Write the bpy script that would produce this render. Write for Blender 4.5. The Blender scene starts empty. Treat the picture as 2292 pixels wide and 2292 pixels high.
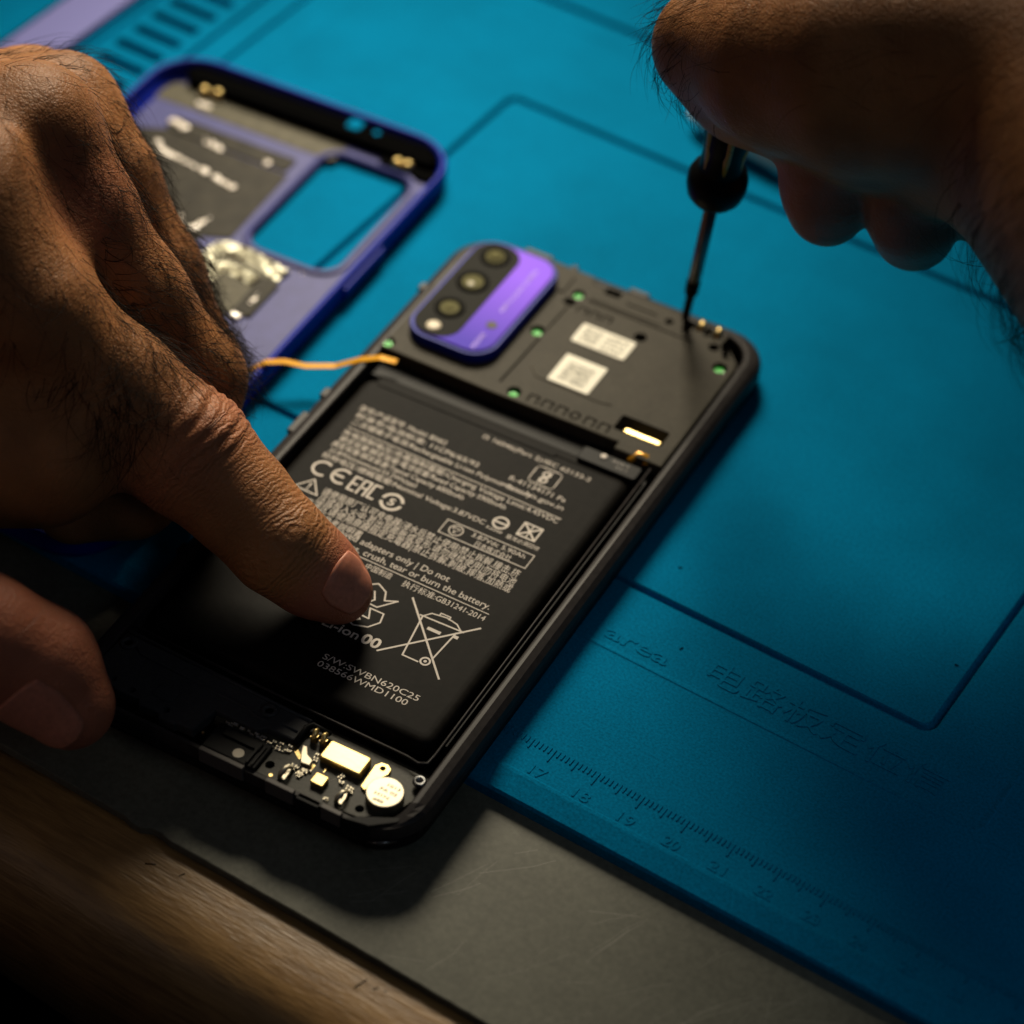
import bpy, math, random
import numpy as np
from mathutils import Vector, Matrix

S = 0.001                      # everything below is written in millimetres
PI = math.pi
scene = bpy.context.scene
col = scene.collection
random.seed(4)
rng = np.random.default_rng(7)

# ------------------------------------------------------------------ camera
cam_d = bpy.data.cameras.new('camera')
cam = bpy.data.objects.new('camera', cam_d)
col.objects.link(cam)
right = Vector((0.83642968, 0.54646623, 0.04195292))
down = Vector((0.41127468, -0.57521918, -0.70708984))
fwd = Vector((-0.36226859, 0.6086851, -0.70587812))
cm = Matrix((right, -down, -fwd)).transposed().to_4x4()
cm.translation = Vector((328.82446, -282.09078, 392.97444)) * S
cam.matrix_world = cm
cam_d.sensor_width = 36.0
cam_d.lens = 92.53
cam_d.clip_start = 0.01
cam_d.clip_end = 20.0
cam_d.dof.use_dof = True
cam_d.dof.focus_distance = 0.513
cam_d.dof.aperture_fstop = 8.5
cam_d.dof.aperture_blades = 0
scene.camera = cam

# ------------------------------------------------------------------ light
world = bpy.data.worlds.new('World')
scene.world = world
world.use_nodes = True
bg = world.node_tree.nodes['Background']
bg.inputs[0].default_value = (0.30, 0.42, 0.75, 1)
bg.inputs[1].default_value = 0.02

def area(name, loc, target, size, power, color, spread):
    d = bpy.data.lights.new(name, 'AREA')
    d.shape = 'DISK'; d.size = size * S; d.energy = power; d.color = color
    d.spread = math.radians(spread)
    o = bpy.data.objects.new(name, d); col.objects.link(o)
    o.location = Vector(loc) * S
    o.rotation_euler = (Vector(target) - Vector(loc)).to_track_quat('-Z', 'Y').to_euler()
    return o
LT = Vector((52, 98, 0))
LDIR = Vector((-0.345, 0.610, 0.715)).normalized()
area('desk_lamp_light', LT + LDIR * 430, LT, 185, 0.52, (1.0, 0.88, 0.67), 54)
area('room_fill_light', (190, 10, 800), (140, 20, 0), 500, 0.045, (1.0, 0.84, 0.72), 140)
area('side_fill_light', (520, -90, 330), (262, 30, 0), 240, 0.020, (0.70, 0.86, 1.0), 46)
area('front_fill_light', (-20, -330, 210), (82, -45, 12), 120, 0.0021, (1.0, 0.72, 0.58), 30)

scene.view_settings.view_transform = 'Standard'
scene.view_settings.look = 'None'
scene.view_settings.exposure = -0.18
scene.view_settings.gamma = 1.0
scene.view_settings.use_curve_mapping = False
scene.render.engine = 'CYCLES'
scene.cycles.max_bounces = 6

# ------------------------------------------------------------------ materials
def mat(name, base, rough=0.5, metal=0.0, spec=0.5, noise=None, bump=None, coat=0.0, sss=None, emit=None, trans=0.0):
    """noise=(scale, amount, detail): mottles the base colour; bump=(scale, strength, distance_mm)"""
    m = bpy.data.materials.new(name); m.use_nodes = True
    nt = m.node_tree; N = nt.nodes; L = nt.links
    b = N['Principled BSDF']
    b.inputs['Base Color'].default_value = (*base, 1)
    b.inputs['Roughness'].default_value = rough
    b.inputs['Metallic'].default_value = metal
    b.inputs['Specular IOR Level'].default_value = spec
    b.inputs['Coat Weight'].default_value = coat
    b.inputs['Transmission Weight'].default_value = trans
    if sss:
        b.inputs['Subsurface Weight'].default_value = sss[0]
        b.inputs['Subsurface Radius'].default_value = (1.0, 0.35, 0.15)
        b.inputs['Subsurface Scale'].default_value = sss[1] * S
    tc = N.new('ShaderNodeTexCoord')
    if noise:
        n = N.new('ShaderNodeTexNoise'); n.inputs['Scale'].default_value = noise[0]; n.inputs['Detail'].default_value = noise[2]
        L.new(tc.outputs['Object'], n.inputs['Vector'])
        mr = N.new('ShaderNodeMapRange'); mr.inputs[1].default_value = 0.3; mr.inputs[2].default_value = 0.7
        mr.inputs[3].default_value = 1 - noise[1]; mr.inputs[4].default_value = 1 + noise[1]
        L.new(n.outputs['Fac'], mr.inputs[0])
        mx = N.new('ShaderNodeVectorMath'); mx.operation = 'SCALE'; mx.inputs[0].default_value = base
        L.new(mr.outputs[0], mx.inputs['Scale']); L.new(mx.outputs[0], b.inputs['Base Color'])
        m['mix'] = mx.name
    if bump:
        n2 = N.new('ShaderNodeTexNoise'); n2.inputs['Scale'].default_value = bump[0]; n2.inputs['Detail'].default_value = 4
        L.new(tc.outputs['Object'], n2.inputs['Vector'])
        bp = N.new('ShaderNodeBump'); bp.inputs['Strength'].default_value = bump[1]; bp.inputs['Distance'].default_value = bump[2] * S
        L.new(n2.outputs['Fac'], bp.inputs['Height']); L.new(bp.outputs[0], b.inputs['Normal'])
    return m

M = {}
M['mat'] = mat('blue_silicone', (0.0003, 0.148, 0.30), 0.8, spec=0.012, noise=(1800, 0.22, 3), bump=(2600, 0.5, 0.14))
M['table'] = mat('grey_laminate', (0.100, 0.100, 0.078), 0.45, spec=0.14, noise=(900, 0.16, 6), bump=(1500, 0.25, 0.05))
M['black'] = mat('black_plastic', (0.008, 0.008, 0.008), 0.5, spec=0.08, bump=(3000, 0.2, 0.03))
M['pit'] = mat('black_recess', (0.002, 0.002, 0.002), 0.9, spec=0.01)
M['frame'] = mat('frame_plastic', (0.024, 0.021, 0.021), 0.42, spec=0.10, noise=(700, 0.2, 4), bump=(3500, 0.25, 0.03))
M['board'] = mat('olive_plastic', (0.046, 0.041, 0.031), 0.5, spec=0.045, noise=(1500, 0.14, 4), bump=(4000, 0.4, 0.03))
M['speaker'] = mat('speaker_plastic', (0.034, 0.034, 0.036), 0.5, spec=0.10, noise=(900, 0.15, 4), bump=(5000, 0.5, 0.03))
M['batt'] = mat('battery_wrap', (0.0065, 0.0057, 0.005), 0.55, spec=0.04, noise=(600, 0.25, 5), bump=(2500, 0.3, 0.04))
M['ink'] = mat('white_ink', (0.62, 0.56, 0.50), 0.7, spec=0.1)
M['ink_dim'] = mat('grey_ink', (0.30, 0.28, 0.26), 0.7, spec=0.1)
M['pcb'] = mat('dark_solder_mask', (0.030, 0.028, 0.019), 0.4, spec=0.15, noise=(1600, 0.25, 3), bump=(2500, 0.4, 0.05))
M['gold'] = mat('gold_plating', (0.80, 0.60, 0.25), 0.38, metal=1, bump=(900, 0.2, 0.05))
M['steel'] = mat('bright_steel', (0.52, 0.47, 0.36), 0.46, metal=1, bump=(900, 0.2, 0.05))
M['dsteel'] = mat('dark_steel', (0.16, 0.16, 0.16), 0.32, metal=1)
M['copper'] = mat('orange_polyimide', (0.70, 0.33, 0.012), 0.26, metal=0.25, spec=0.6)
M['coverout'] = mat('glossy_blue_plastic', (0.006, 0.018, 0.29), 0.42, spec=0.10)
M['coverin'] = mat('lavender_plastic', (0.048, 0.052, 0.18), 0.45, spec=0.10, noise=(300, 0.10, 3), bump=(1500, 0.2, 0.05))
M['graphite'] = mat('graphite_sheet', (0.022, 0.019, 0.013), 0.5, spec=0.06, noise=(250, 0.35, 5), bump=(320, 0.5, 0.25))
M['foil'] = mat('crinkled_foil', (0.62, 0.60, 0.46), 0.42, metal=0.6, bump=(480, 1.0, 0.9))
M['patch'] = mat('olive_adhesive_pad', (0.075, 0.068, 0.045), 0.5, spec=0.08, noise=(500, 0.25, 4), bump=(600, 0.5, 0.3))
M['lavender'] = mat('lavender_strip', (0.17, 0.17, 0.42), 0.5, spec=0.1, bump=(1500, 0.3, 0.05))
M['green'] = mat('green_thread_lock', (0.03, 0.60, 0.05), 0.3, coat=0.5)
M['white'] = mat('sticker_paper', (0.74, 0.70, 0.58), 0.6)
M['lens'] = mat('lens_glass', (0.105, 0.098, 0.042), 0.5, spec=0.02)
M['glint'] = mat('inner_lens_glint', (0.30, 0.27, 0.16), 0.35, spec=0.4)  # paler colour acts as a painted highlight on the middle lens
M['lensring'] = mat('lens_ring', (0.004, 0.004, 0.003), 0.5, spec=0.02)
M['panel'] = mat('camera_black_glass', (0.005, 0.005, 0.003), 0.45, spec=0.02)
M['flash'] = mat('flash_diffuser', (0.60, 0.53, 0.40), 0.4, spec=0.2)
M['handle'] = mat('black_handle', (0.004, 0.004, 0.004), 0.4, spec=0.07)
M['yellow'] = mat('yellow_handle_insert', (0.45, 0.27, 0.02), 0.4)
M['hair'] = mat('dark_hair', (0.010, 0.006, 0.004), 0.75, spec=0.12)
M['nail'] = mat('fingernail', (0.52, 0.20, 0.125), 0.42, spec=0.25, noise=(900, 0.12, 3), bump=(700, 0.25, 0.05), sss=(0.3, 0.8))

def mottle(m, scale, lo, hi):
    N, L = m.node_tree.nodes, m.node_tree.links; b = N['Principled BSDF']; src = b.inputs['Base Color'].links[0].from_socket
    tc = N.new('ShaderNodeTexCoord'); n = N.new('ShaderNodeTexNoise'); n.inputs['Scale'].default_value = scale; n.inputs['Detail'].default_value = 6; n.inputs['Roughness'].default_value = 0.62
    L.new(tc.outputs['Object'], n.inputs['Vector'])
    mr = N.new('ShaderNodeMapRange'); mr.inputs[1].default_value = 0.3; mr.inputs[2].default_value = 0.7; mr.inputs[3].default_value = lo; mr.inputs[4].default_value = hi
    L.new(n.outputs['Fac'], mr.inputs[0]); v = N.new('ShaderNodeVectorMath'); v.operation = 'SCALE'
    L.new(src, v.inputs[0]); L.new(mr.outputs[0], v.inputs['Scale']); L.new(v.outputs[0], b.inputs['Base Color'])
mottle(M['mat'], 26, 0.86, 1.12); mottle(M['table'], 35, 0.80, 1.15); mottle(M['board'], 120, 0.85, 1.12); mottle(M['batt'], 60, 0.7, 1.3)
# purple glass of the camera island: deep blue-violet rising to brighter violet along its length
m = mat('purple_glass', (0.16, 0.07, 0.70), 0.5, metal=0.05, spec=0.06); M['purple'] = m
N, L = m.node_tree.nodes, m.node_tree.links
tc = N.new('ShaderNodeTexCoord'); sp = N.new('ShaderNodeSeparateXYZ'); L.new(tc.outputs['Object'], sp.inputs[0])
mr = N.new('ShaderNodeMapRange'); mr.inputs[1].default_value = 124 * S; mr.inputs[2].default_value = 150 * S
L.new(sp.outputs['Y'], mr.inputs[0])
cr = N.new('ShaderNodeValToRGB'); cr.color_ramp.elements[0].color = (0.045, 0.020, 0.36, 1); cr.color_ramp.elements[1].color = (0.20, 0.075, 0.72, 1)
L.new(mr.outputs[0], cr.inputs[0]); L.new(cr.outputs[0], N['Principled BSDF'].inputs['Base Color'])

# wood: long wavy grain along x
m = mat('worn_oak', (0.30, 0.17, 0.065), 0.42); M['wood'] = m
N, L = m.node_tree.nodes, m.node_tree.links
tc = N.new('ShaderNodeTexCoord')
mp = N.new('ShaderNodeMapping'); mp.inputs['Scale'].default_value = (0.11, 1, 1); mp.inputs['Rotation'].default_value = (0, 0, 0.03)
L.new(tc.outputs['Object'], mp.inputs[0])
n1 = N.new('ShaderNodeTexNoise'); n1.inputs['Scale'].default_value = 640; n1.inputs['Detail'].default_value = 10; n1.inputs['Distortion'].default_value = 0.8
n3 = N.new('ShaderNodeTexNoise'); n3.inputs['Scale'].default_value = 2600; n3.inputs['Detail'].default_value = 3
L.new(mp.outputs[0], n1.inputs['Vector']); L.new(mp.outputs[0], n3.inputs['Vector'])
cr = N.new('ShaderNodeValToRGB')
cr.color_ramp.elements[0].position = 0.34; cr.color_ramp.elements[0].color = (0.20, 0.105, 0.032, 1)
cr.color_ramp.elements[1].position = 0.62; cr.color_ramp.elements[1].color = (0.30, 0.168, 0.056, 1)
L.new(n1.outputs['Fac'], cr.inputs[0])
mx = N.new('ShaderNodeMix'); mx.data_type = 'RGBA'; mx.blend_type = 'MULTIPLY'; mx.inputs[0].default_value = 0.45
L.new(cr.outputs[0], mx.inputs[6]); L.new(n3.outputs['Color'], mx.inputs[7])
L.new(cr.outputs[0], N['Principled BSDF'].inputs['Base Color'])
bp = N.new('ShaderNodeBump'); bp.inputs['Strength'].default_value = 0.5; bp.inputs['Distance'].default_value = 0.25 * S
ad = N.new('ShaderNodeMath'); ad.operation = 'ADD'; L.new(n1.outputs['Fac'], ad.inputs[0]); L.new(n3.outputs['Fac'], ad.inputs[1])
L.new(ad.outputs[0], bp.inputs['Height']); L.new(bp.outputs[0], N['Principled BSDF'].inputs['Normal'])

mottle(M['wood'], 60, 0.78, 1.15)

def skin_mat(name, base, red, bright=1.0):
    m = mat(name, base, 0.52, spec=0.28, sss=(0.22, 1.6))
    N, L = m.node_tree.nodes, m.node_tree.links
    b = N['Principled BSDF']
    tc = N.new('ShaderNodeTexCoord')
    big = N.new('ShaderNodeTexNoise'); big.inputs['Scale'].default_value = 75; big.inputs['Detail'].default_value = 5
    L.new(tc.outputs['Object'], big.inputs['Vector'])
    cr = N.new('ShaderNodeValToRGB')
    cr.color_ramp.elements[0].position = 0.32; cr.color_ramp.elements[0].color = (*[c * 0.72 for c in base], 1)
    cr.color_ramp.elements[1].position = 0.70; cr.color_ramp.elements[1].color = (*[min(1, c * 1.22) for c in base], 1)
    L.new(big.outputs['Fac'], cr.inputs[0])
    at = N.new('ShaderNodeAttribute'); at.attribute_name = 'redness'
    mx = N.new('ShaderNodeMix'); mx.data_type = 'RGBA'
    L.new(at.outputs['Fac'], mx.inputs[0]); L.new(cr.outputs[0], mx.inputs[6]); mx.inputs[7].default_value = (*red, 1)
    L.new(mx.outputs[2], b.inputs['Base Color'])
    # creases across the finger from the mm-along-the-finger attribute
    ax = N.new('ShaderNodeAttribute'); ax.attribute_name = 'along'
    wr = N.new('ShaderNodeAttribute'); wr.attribute_name = 'wrinkle'
    dn = N.new('ShaderNodeTexNoise'); dn.inputs['Scale'].default_value = 260; dn.inputs['Detail'].default_value = 4
    L.new(tc.outputs['Object'], dn.inputs['Vector'])
    ma = N.new('ShaderNodeMath'); ma.operation = 'MULTIPLY_ADD'; ma.inputs[1].default_value = 4.2
    L.new(dn.outputs['Fac'], ma.inputs[0]); L.new(ax.outputs['Fac'], ma.inputs[2])
    mm = N.new('ShaderNodeMath'); mm.operation = 'MULTIPLY'; mm.inputs[1].default_value = 2 * PI / 1.15
    L.new(ma.outputs[0], mm.inputs[0])
    sn = N.new('ShaderNodeMath'); sn.operation = 'SINE'; L.new(mm.outputs[0], sn.inputs[0])
    ml = N.new('ShaderNodeMath'); ml.operation = 'MULTIPLY'; L.new(sn.outputs[0], ml.inputs[0]); L.new(wr.outputs['Fac'], ml.inputs[1])
    vo = N.new('ShaderNodeTexVoronoi'); vo.inputs['Scale'].default_value = 1300; vo.feature = 'DISTANCE_TO_EDGE'
    L.new(tc.outputs['Object'], vo.inputs['Vector'])
    vs = N.new('ShaderNodeMath'); vs.operation = 'MINIMUM'; vs.inputs[1].default_value = 0.25; L.new(vo.outputs['Distance'], vs.inputs[0])
    fn = N.new('ShaderNodeTexNoise'); fn.inputs['Scale'].default_value = 700; fn.inputs['Detail'].default_value = 6
    L.new(tc.outputs['Object'], fn.inputs['Vector'])
    a1 = N.new('ShaderNodeMath'); a1.operation = 'MULTIPLY_ADD'; a1.inputs[1].default_value = 0.17; L.new(ml.outputs[0], a1.inputs[0]); L.new(fn.outputs['Fac'], a1.inputs[2])
    a2 = N.new('ShaderNodeMath'); a2.operation = 'MULTIPLY_ADD'; a2.inputs[1].default_value = 0.9; L.new(vs.outputs[0], a2.inputs[0]); L.new(a1.outputs[0], a2.inputs[2])
    bp = N.new('ShaderNodeBump'); bp.inputs['Strength'].default_value = 0.6; bp.inputs['Distance'].default_value = 0.42 * S
    L.new(a2.outputs[0], bp.inputs['Height']); L.new(bp.outputs[0], b.inputs['Normal'])
    return m
M['skin'] = skin_mat('hand_skin', (0.37, 0.155, 0.054), (0.42, 0.135, 0.080))

# ------------------------------------------------------------------ mesh helpers
class MB:
    def __init__(s): s.v = []; s.f = []; s.sm = []
    def add(s, v, f, smooth=False):
        n = len(s.v); s.v += [tuple(p) for p in v]; s.f += [tuple(i + n for i in q) for q in f]; s.sm += [smooth] * len(f)
        return s
    def box(s, x0, y0, z0, x1, y1, z1):
        return s.add([(x0,y0,z0),(x1,y0,z0),(x1,y1,z0),(x0,y1,z0),(x0,y0,z1),(x1,y0,z1),(x1,y1,z1),(x0,y1,z1)],
                     [(0,3,2,1),(4,5,6,7),(0,1,5,4),(1,2,6,5),(2,3,7,6),(3,0,4,7)])
    def rings(s, rs, cap0=True, cap1=True, smooth=False, close=False):
        n = len(rs[0]); v = [p for r in rs for p in r]; f = []
        k = len(rs)
        for a in range(k if close else k - 1):
            b = (a + 1) % k
            for i in range(n):
                j = (i + 1) % n
                f.append((a*n+i, a*n+j, b*n+j, b*n+i))
        if not close:
            if cap0: f.append(tuple(reversed(range(n))))
            if cap1 == 'fan':
                q = rs[-1]; v = v + [(sum(p[0] for p in q)/n, sum(p[1] for p in q)/n, q[0][2])]; c_ = len(v)-1
                f += [((k-1)*n+i, (k-1)*n+(i+1) % n, c_) for i in range(n)]
            elif cap1: f.append(tuple(range((k-1)*n, k*n)))
        return s.add(v, f, smooth)
    def prism(s, poly, z0, z1, c=0.0, smooth=False):
        lv = [(0, z0), (0, z1)] if c <= 0 else [(0, z0), (0, z1 - c), (c*0.3, z1 - c*0.3), (c, z1)]
        return s.rings([[(x, y, z) for x, y in offset(poly, d)] for d, z in lv], smooth=smooth)
    def profile_ring(s, poly, prof, smooth=False):
        """prof = closed list of (inset, z), swept round the outline"""
        ar = sum(prof[i-1][0]*prof[i][1] - prof[i][0]*prof[i-1][1] for i in range(len(prof)))
        if ar > 0: prof = prof[::-1]
        return s.rings([[(x, y, z) for x, y in offset(poly, d)] for d, z in prof], smooth=smooth, close=True)
    def lathe(s, c, prof, n=24, axis=None, smooth=True, origin=None):
        a = Vector(axis or (0, 0, 1)).normalized(); u = a.orthogonal().normalized(); w = a.cross(u)
        rs = []
        for r, h in prof:
            rs.append([tuple(Vector(c) + a*h + (u*math.cos(t) + w*math.sin(t))*max(r, 1e-3)) for t in [2*PI*i/n for i in range(n)]])
        return s.rings(rs, smooth=smooth)
    def cyl(s, x, y, r, z0, z1, n=24, c=0.0):
        p = [(r, z0), (r, z1)] if c <= 0 else [(r, z0), (r, z1-c), (r-c*.3, z1-c*.3), (r-c, z1)]
        return s.lathe((x, y, 0), p, n, smooth=False)
    def tube(s, pts, r, n=6, smooth=True):
        pts = [Vector(p) for p in pts]; rs = []
        t0 = (pts[1]-pts[0]).normalized(); u = t0.orthogonal().normalized()
        for i, p in enumerate(pts):
            t = (pts[min(i+1, len(pts)-1)] - pts[max(i-1, 0)]).normalized()
            u = (u - t*u.dot(t)).normalized(); w = t.cross(u)
            ri = r[i] if hasattr(r, '__len__') else r
            rs.append([tuple(p + (u*math.cos(a) + w*math.sin(a))*ri) for a in [2*PI*k/n for k in range(n)]])
        return s.rings(rs, smooth=smooth)
    def ribbon(s, pts, wdir, w, th):
        pts = [Vector(p) for p in pts]; wd = Vector(wdir).normalized(); rs = []
        for i, p in enumerate(pts):
            t = (pts[min(i+1, len(pts)-1)] - pts[max(i-1, 0)]).normalized()
            wi = (wd - t*wd.dot(t)).normalized(); n = t.cross(wi)
            rs.append([tuple(p + wi*a*w/2 + n*b*th/2) for a, b in ((-1,-1),(1,-1),(1,1),(-1,1))])
        return s.rings(rs)
    def mesh(s, name, scale=S):
        me = bpy.data.meshes.new(name)
        me.from_pydata([(a*scale, b*scale, c*scale) for a, b, c in s.v], [], s.f)
        me.polygons.foreach_set('use_smooth', s.sm); me.update()
        return me
    def build(s, name, m, parent=None):
        me = s.mesh(name); me.materials.append(m)
        return link(name, me, parent)

def link(name, data, parent=None):
    o = bpy.data.objects.new(name, data); col.objects.link(o)
    if parent is not None: o.parent = parent
    return o
def offset(poly, d):
    if d == 0: return list(poly)
    n = len(poly); out = []
    for i in range(n):
        a, b, c = Vector(poly[i-1]), Vector(poly[i]), Vector(poly[(i+1) % n])
        e1 = (b-a).normalized(); e2 = (c-b).normalized()
        n1 = Vector((-e1.y, e1.x)); n2 = Vector((-e2.y, e2.x)); m = n1 + n2
        m = m / max(0.35, m.dot(n1))
        out.append((b.x + m.x*d, b.y + m.y*d))
    return out
def rrect(x0, y0, x1, y1, r, n=6):
    p = []
    for cx, cy, a0 in ((x1-r, y0+r, -PI/2), (x1-r, y1-r, 0), (x0+r, y1-r, PI/2), (x0+r, y0+r, PI)):
        for k in range(n+1):
            a = a0 + k*PI/2/n; p.append((cx + r*math.cos(a), cy + r*math.sin(a)))
    return p
def rot2(poly, ang, c=(0, 0)):
    ca, sa = math.cos(ang), math.sin(ang)
    return [(c[0] + x*ca - y*sa, c[1] + x*sa + y*ca) for x, y in poly]
def subtract(name, body, cutters, m, parent=None):
    """body minus cutters (both MB, in mm), solved at mm scale and then shrunk to metres"""
    a = bpy.data.objects.new('tmp_a', body.mesh('tmp_a', 1.0)); b = bpy.data.objects.new('tmp_b', cutters.mesh('tmp_b', 1.0))
    col.objects.link(a); col.objects.link(b)
    md = a.modifiers.new('cut', 'BOOLEAN'); md.operation = 'DIFFERENCE'; md.solver = 'EXACT'; md.object = b; md.use_self = True
    dg = bpy.context.evaluated_depsgraph_get()
    me = bpy.data.meshes.new_from_object(a.evaluated_get(dg))
    bpy.data.objects.remove(a); bpy.data.objects.remove(b)
    me.transform(Matrix.Scale(S, 4)); me.name = name
    me.materials.clear(); me.materials.append(m)
    return link(name, me, parent)
def text(mb, body, x0, y0, x1, h, z, ang=0.0, bold=0.0, thick=0.0, mono=False):
    """writing from (x0,y0) to x1 along its baseline, letter height h, added to mb as real faces"""
    c = bpy.data.curves.new('tmp_t', 'FONT'); c.body = body; c.size = 1.0; c.offset = bold; c.extrude = thick; c.resolution_u = 3
    o = bpy.data.objects.new('tmp_t', c); col.objects.link(o)
    dg = bpy.context.evaluated_depsgraph_get()
    me = bpy.data.meshes.new_from_object(o.evaluated_get(dg))
    bpy.data.objects.remove(o)
    v = np.array([q.co[:] for q in me.vertices]); 
    if len(v) == 0: return
    w = v[:, 0].max() - v[:, 0].min(); sx = (x1 - x0)/w if x1 is not None else h/0.72
    sy = h/0.72
    v[:, 0] = (v[:, 0] - v[:, 0].min())*sx; v[:, 1] *= sy
    X = x0 + v[:, 0]*math.cos(ang) - v[:, 1]*math.sin(ang); Y = y0 + v[:, 0]*math.sin(ang) + v[:, 1]*math.cos(ang)
    zz = z + (v[:, 2] if thick else 0*v[:, 2])
    mb.add(list(zip(X.tolist(), Y.tolist(), zz.tolist())), [tuple(p.vertices) for p in me.polygons])
    bpy.data.meshes.remove(me)
def stroke(mb, pts, w, z, th=0.03, closed=False):
    """flat printed line"""
    P = [Vector(p) for p in pts]
    if closed: P.append(P[0])
    for a, b in zip(P[:-1], P[1:]):
        d = (b-a).normalized(); n = Vector((-d.y, d.x))*w/2; e = d*w*0.3
        q = [a-e-n, b+e-n, b+e+n, a-e+n]
        mb.add([(p.x, p.y, z) for p in q], [(0, 1, 2, 3)]); z += 0.0006
def annulus(mb, x, y, r0, r1, z, n=32, a0=0, a1=2*PI):
    v = []; f = []
    for i in range(n+1):
        a = a0 + (a1-a0)*i/n
        v += [(x+r0*math.cos(a), y+r0*math.sin(a), z), (x+r1*math.cos(a), y+r1*math.sin(a), z)]
        if i: f.append((2*i-2, 2*i-1, 2*i+1, 2*i))
    mb.add(v, f)
def tag(o, label=None, cat=None, group=None, kind=None):
    if label: o['label'] = label
    if cat: o['category'] = cat
    if group: o['group'] = group
    if kind: o['kind'] = kind
    return o
def empty(name, loc, rz, label, cat):
    o = bpy.data.objects.new(name, None); col.objects.link(o); o.empty_display_size = 0.01
    o.location = Vector(loc)*S; o.rotation_euler = (0, 0, rz)
    return tag(o, label, cat)

# ================================================================== SETTING
tag(MB().box(-1500, -1500, -760, 1800, 1800, -750).build('floor', M['pit']), kind='structure')

# ------------------------------------------------------------------ table: wooden edging and grey laminate
tb = empty('workbench', (0, 0, -30), 0, 'wooden workbench with a scratched grey laminate top and a worn rounded oak edge', 'table')
prof = [(0, -6.0), (-2, -6.0), (-9, -6.3), (-14, -7.3), (-18, -9.6), (-21, -14), (-22.5, -22), (-22.5, -45), (0, -45)]
w = MB()
xs = [-500 + 8*i for i in range(141)]
rs = []
for x in xs:
    wob = 0.5*math.sin(x*0.021) + 0.35*math.sin(x*0.083+1)
    rs.append([(x, -50.4 + y + wob*(y < -5), z + 30) for y, z in prof])
w.rings(rs, smooth=False)
wood = w.build('wooden_edge', M['wood'], tb)
for p in wood.data.polygons: p.use_smooth = True
# laminate sheet with a chipped, slightly wavy front edge
top = []
r2 = random.Random(3)
x = -500.0
while x < 620:
    e = -50.8 + 0.2*math.sin(x*0.05) + r2.uniform(-0.06, 0.06)
    if 110 < x < 114: e -= 0.6
    if 114 <= x < 119: e += 0.5
    top.append((x, e)); x += 2.2
poly = top + [(620, 600), (-500, 600)]
lam = MB(); lam.prism(poly, 27.2-2.5+1.3, 26.0, 0.25)
lam = MB(); lam.prism(poly, 23.75, 26.0, 0.25)
lamo = lam.build('laminate_top', M['table'], tb)
dk = MB(); dk.box(-500, -50.2, 22.0, 620, 600, 23.7); dk.build('dark_underlay', M['pit'], tb)
# scratches: long fine bright lines in the laminate and pencil ticks on the wood
scr = MB(); r2 = random.Random(11)
for k in range(70):
    x = r2.uniform(150, 260); y = r2.uniform(-49, -14); a = r2.gauss(0.95, 0.35); ln = r2.uniform(4, 18)
    pts = [(x + ln*t*math.cos(a + 0.5*(t-.5)*r2.uniform(-.4, .4)), y + ln*t*math.sin(a)) for t in (0, .33, .66, 1)]
    pts = [p for p in pts if p[1] < -12 and p[1] > -50]
    if len(pts) > 1: stroke(scr, pts, r2.uniform(0.025, 0.07), 26.01)
M['scratch'] = mat('pale_scratch', (0.24, 0.23, 0.19), 0.5)
scr.build('scratches', M['scratch'], tb)
for x, y, a, ln in ((119, -56.5, 0.5, 2.0), (126, -55.2, 1.1, 1.2), (167.5, -56.8, 1.25, 4.6), (170.5, -55.2, 0.9, 1.0), (172.5, -54.4, 1.0, 0.8)):
    mk = MB(); stroke(mk, [(x, y), (x + ln*math.cos(a), y + ln*math.sin(a))], 0.28, 23.93)
    mk.build('pencil_mark', M['pit'], tb)

# ------------------------------------------------------------------ blue silicone mat
bm_ = MB()
bx0, bx1, by0, by1 = -150, 420, -7.4, 420
o_ = rrect(bx0, by0, bx1, by1, 9)
bm_.rings([[(x, y, z) for x, y in offset(o_, d)] for d, z in ((0, -3.97), (0, -1.5), (0.5, -0.9), (5.0, 0.15), (5.8, 0.15), (6.1, 0.0))])
cut = MB()
def groove(loop, wdt, dep, side=None):
    h = wdt/2; b = 0.35
    cut.profile_ring(loop, [(-h-b, 0.6), (-h-b, 0.02), (-h, -0.35), (-h*0.8, -dep), (h*0.8, -dep), (h, -0.35), (h+b, 0.02), (h+b, 0.6)])
def bar(x0, y0, x1, y1, wdt, dep):
    a = Vector((x0, y0)); b = Vector((x1, y1)); d = (b-a).normalized(); n = Vector((-d.y, d.x))*wdt/2
    q = [a-n, b-n, b+n, a+n]
    q = [(p.x, p.y) for p in q]
    cut.rings([[(x, y, z) for x, y in offset(q, i)] for i, z in ((0.35, -dep), (0.15, -0.3), (0, 0.02), (0, 0.6))])
groove(rrect(46.4, 53.6, 227.6, 180.6, 2.6), 1.35, 1.4)
groove(rrect(31.0, 34.9, 247.3, 222.5, 4.0), 1.1, 0.45) if False else None
bar(-24.6+4, 120, -24.6+4, 300, 1.4, 1.0)
bar(-29.4, 120, -29.4, 300, 1.6, 1.1)
bar(-19.0, 222.5, 420-12, 222.5, 2.0, 1.3)
for k in range(14):
    y = 117.0 + 7.35*k
    cut.rings([[(px, py, z) for px, py in offset(rrect(-48.4, y, -33.6, y+3.4, 1.2, 3), i)] for i, z in ((0.5, -2.2), (0.2, -0.3), (0, 0.02), (0, 0.6))])
bar(-51.8, 100, -51.8, 300, 1.2, 1.0)
bar(-70.6, 60, -70.6, 300, 1.6, 1.4)
mat_o = subtract('silicone_mat', bm_, cut, M['mat'])
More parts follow.
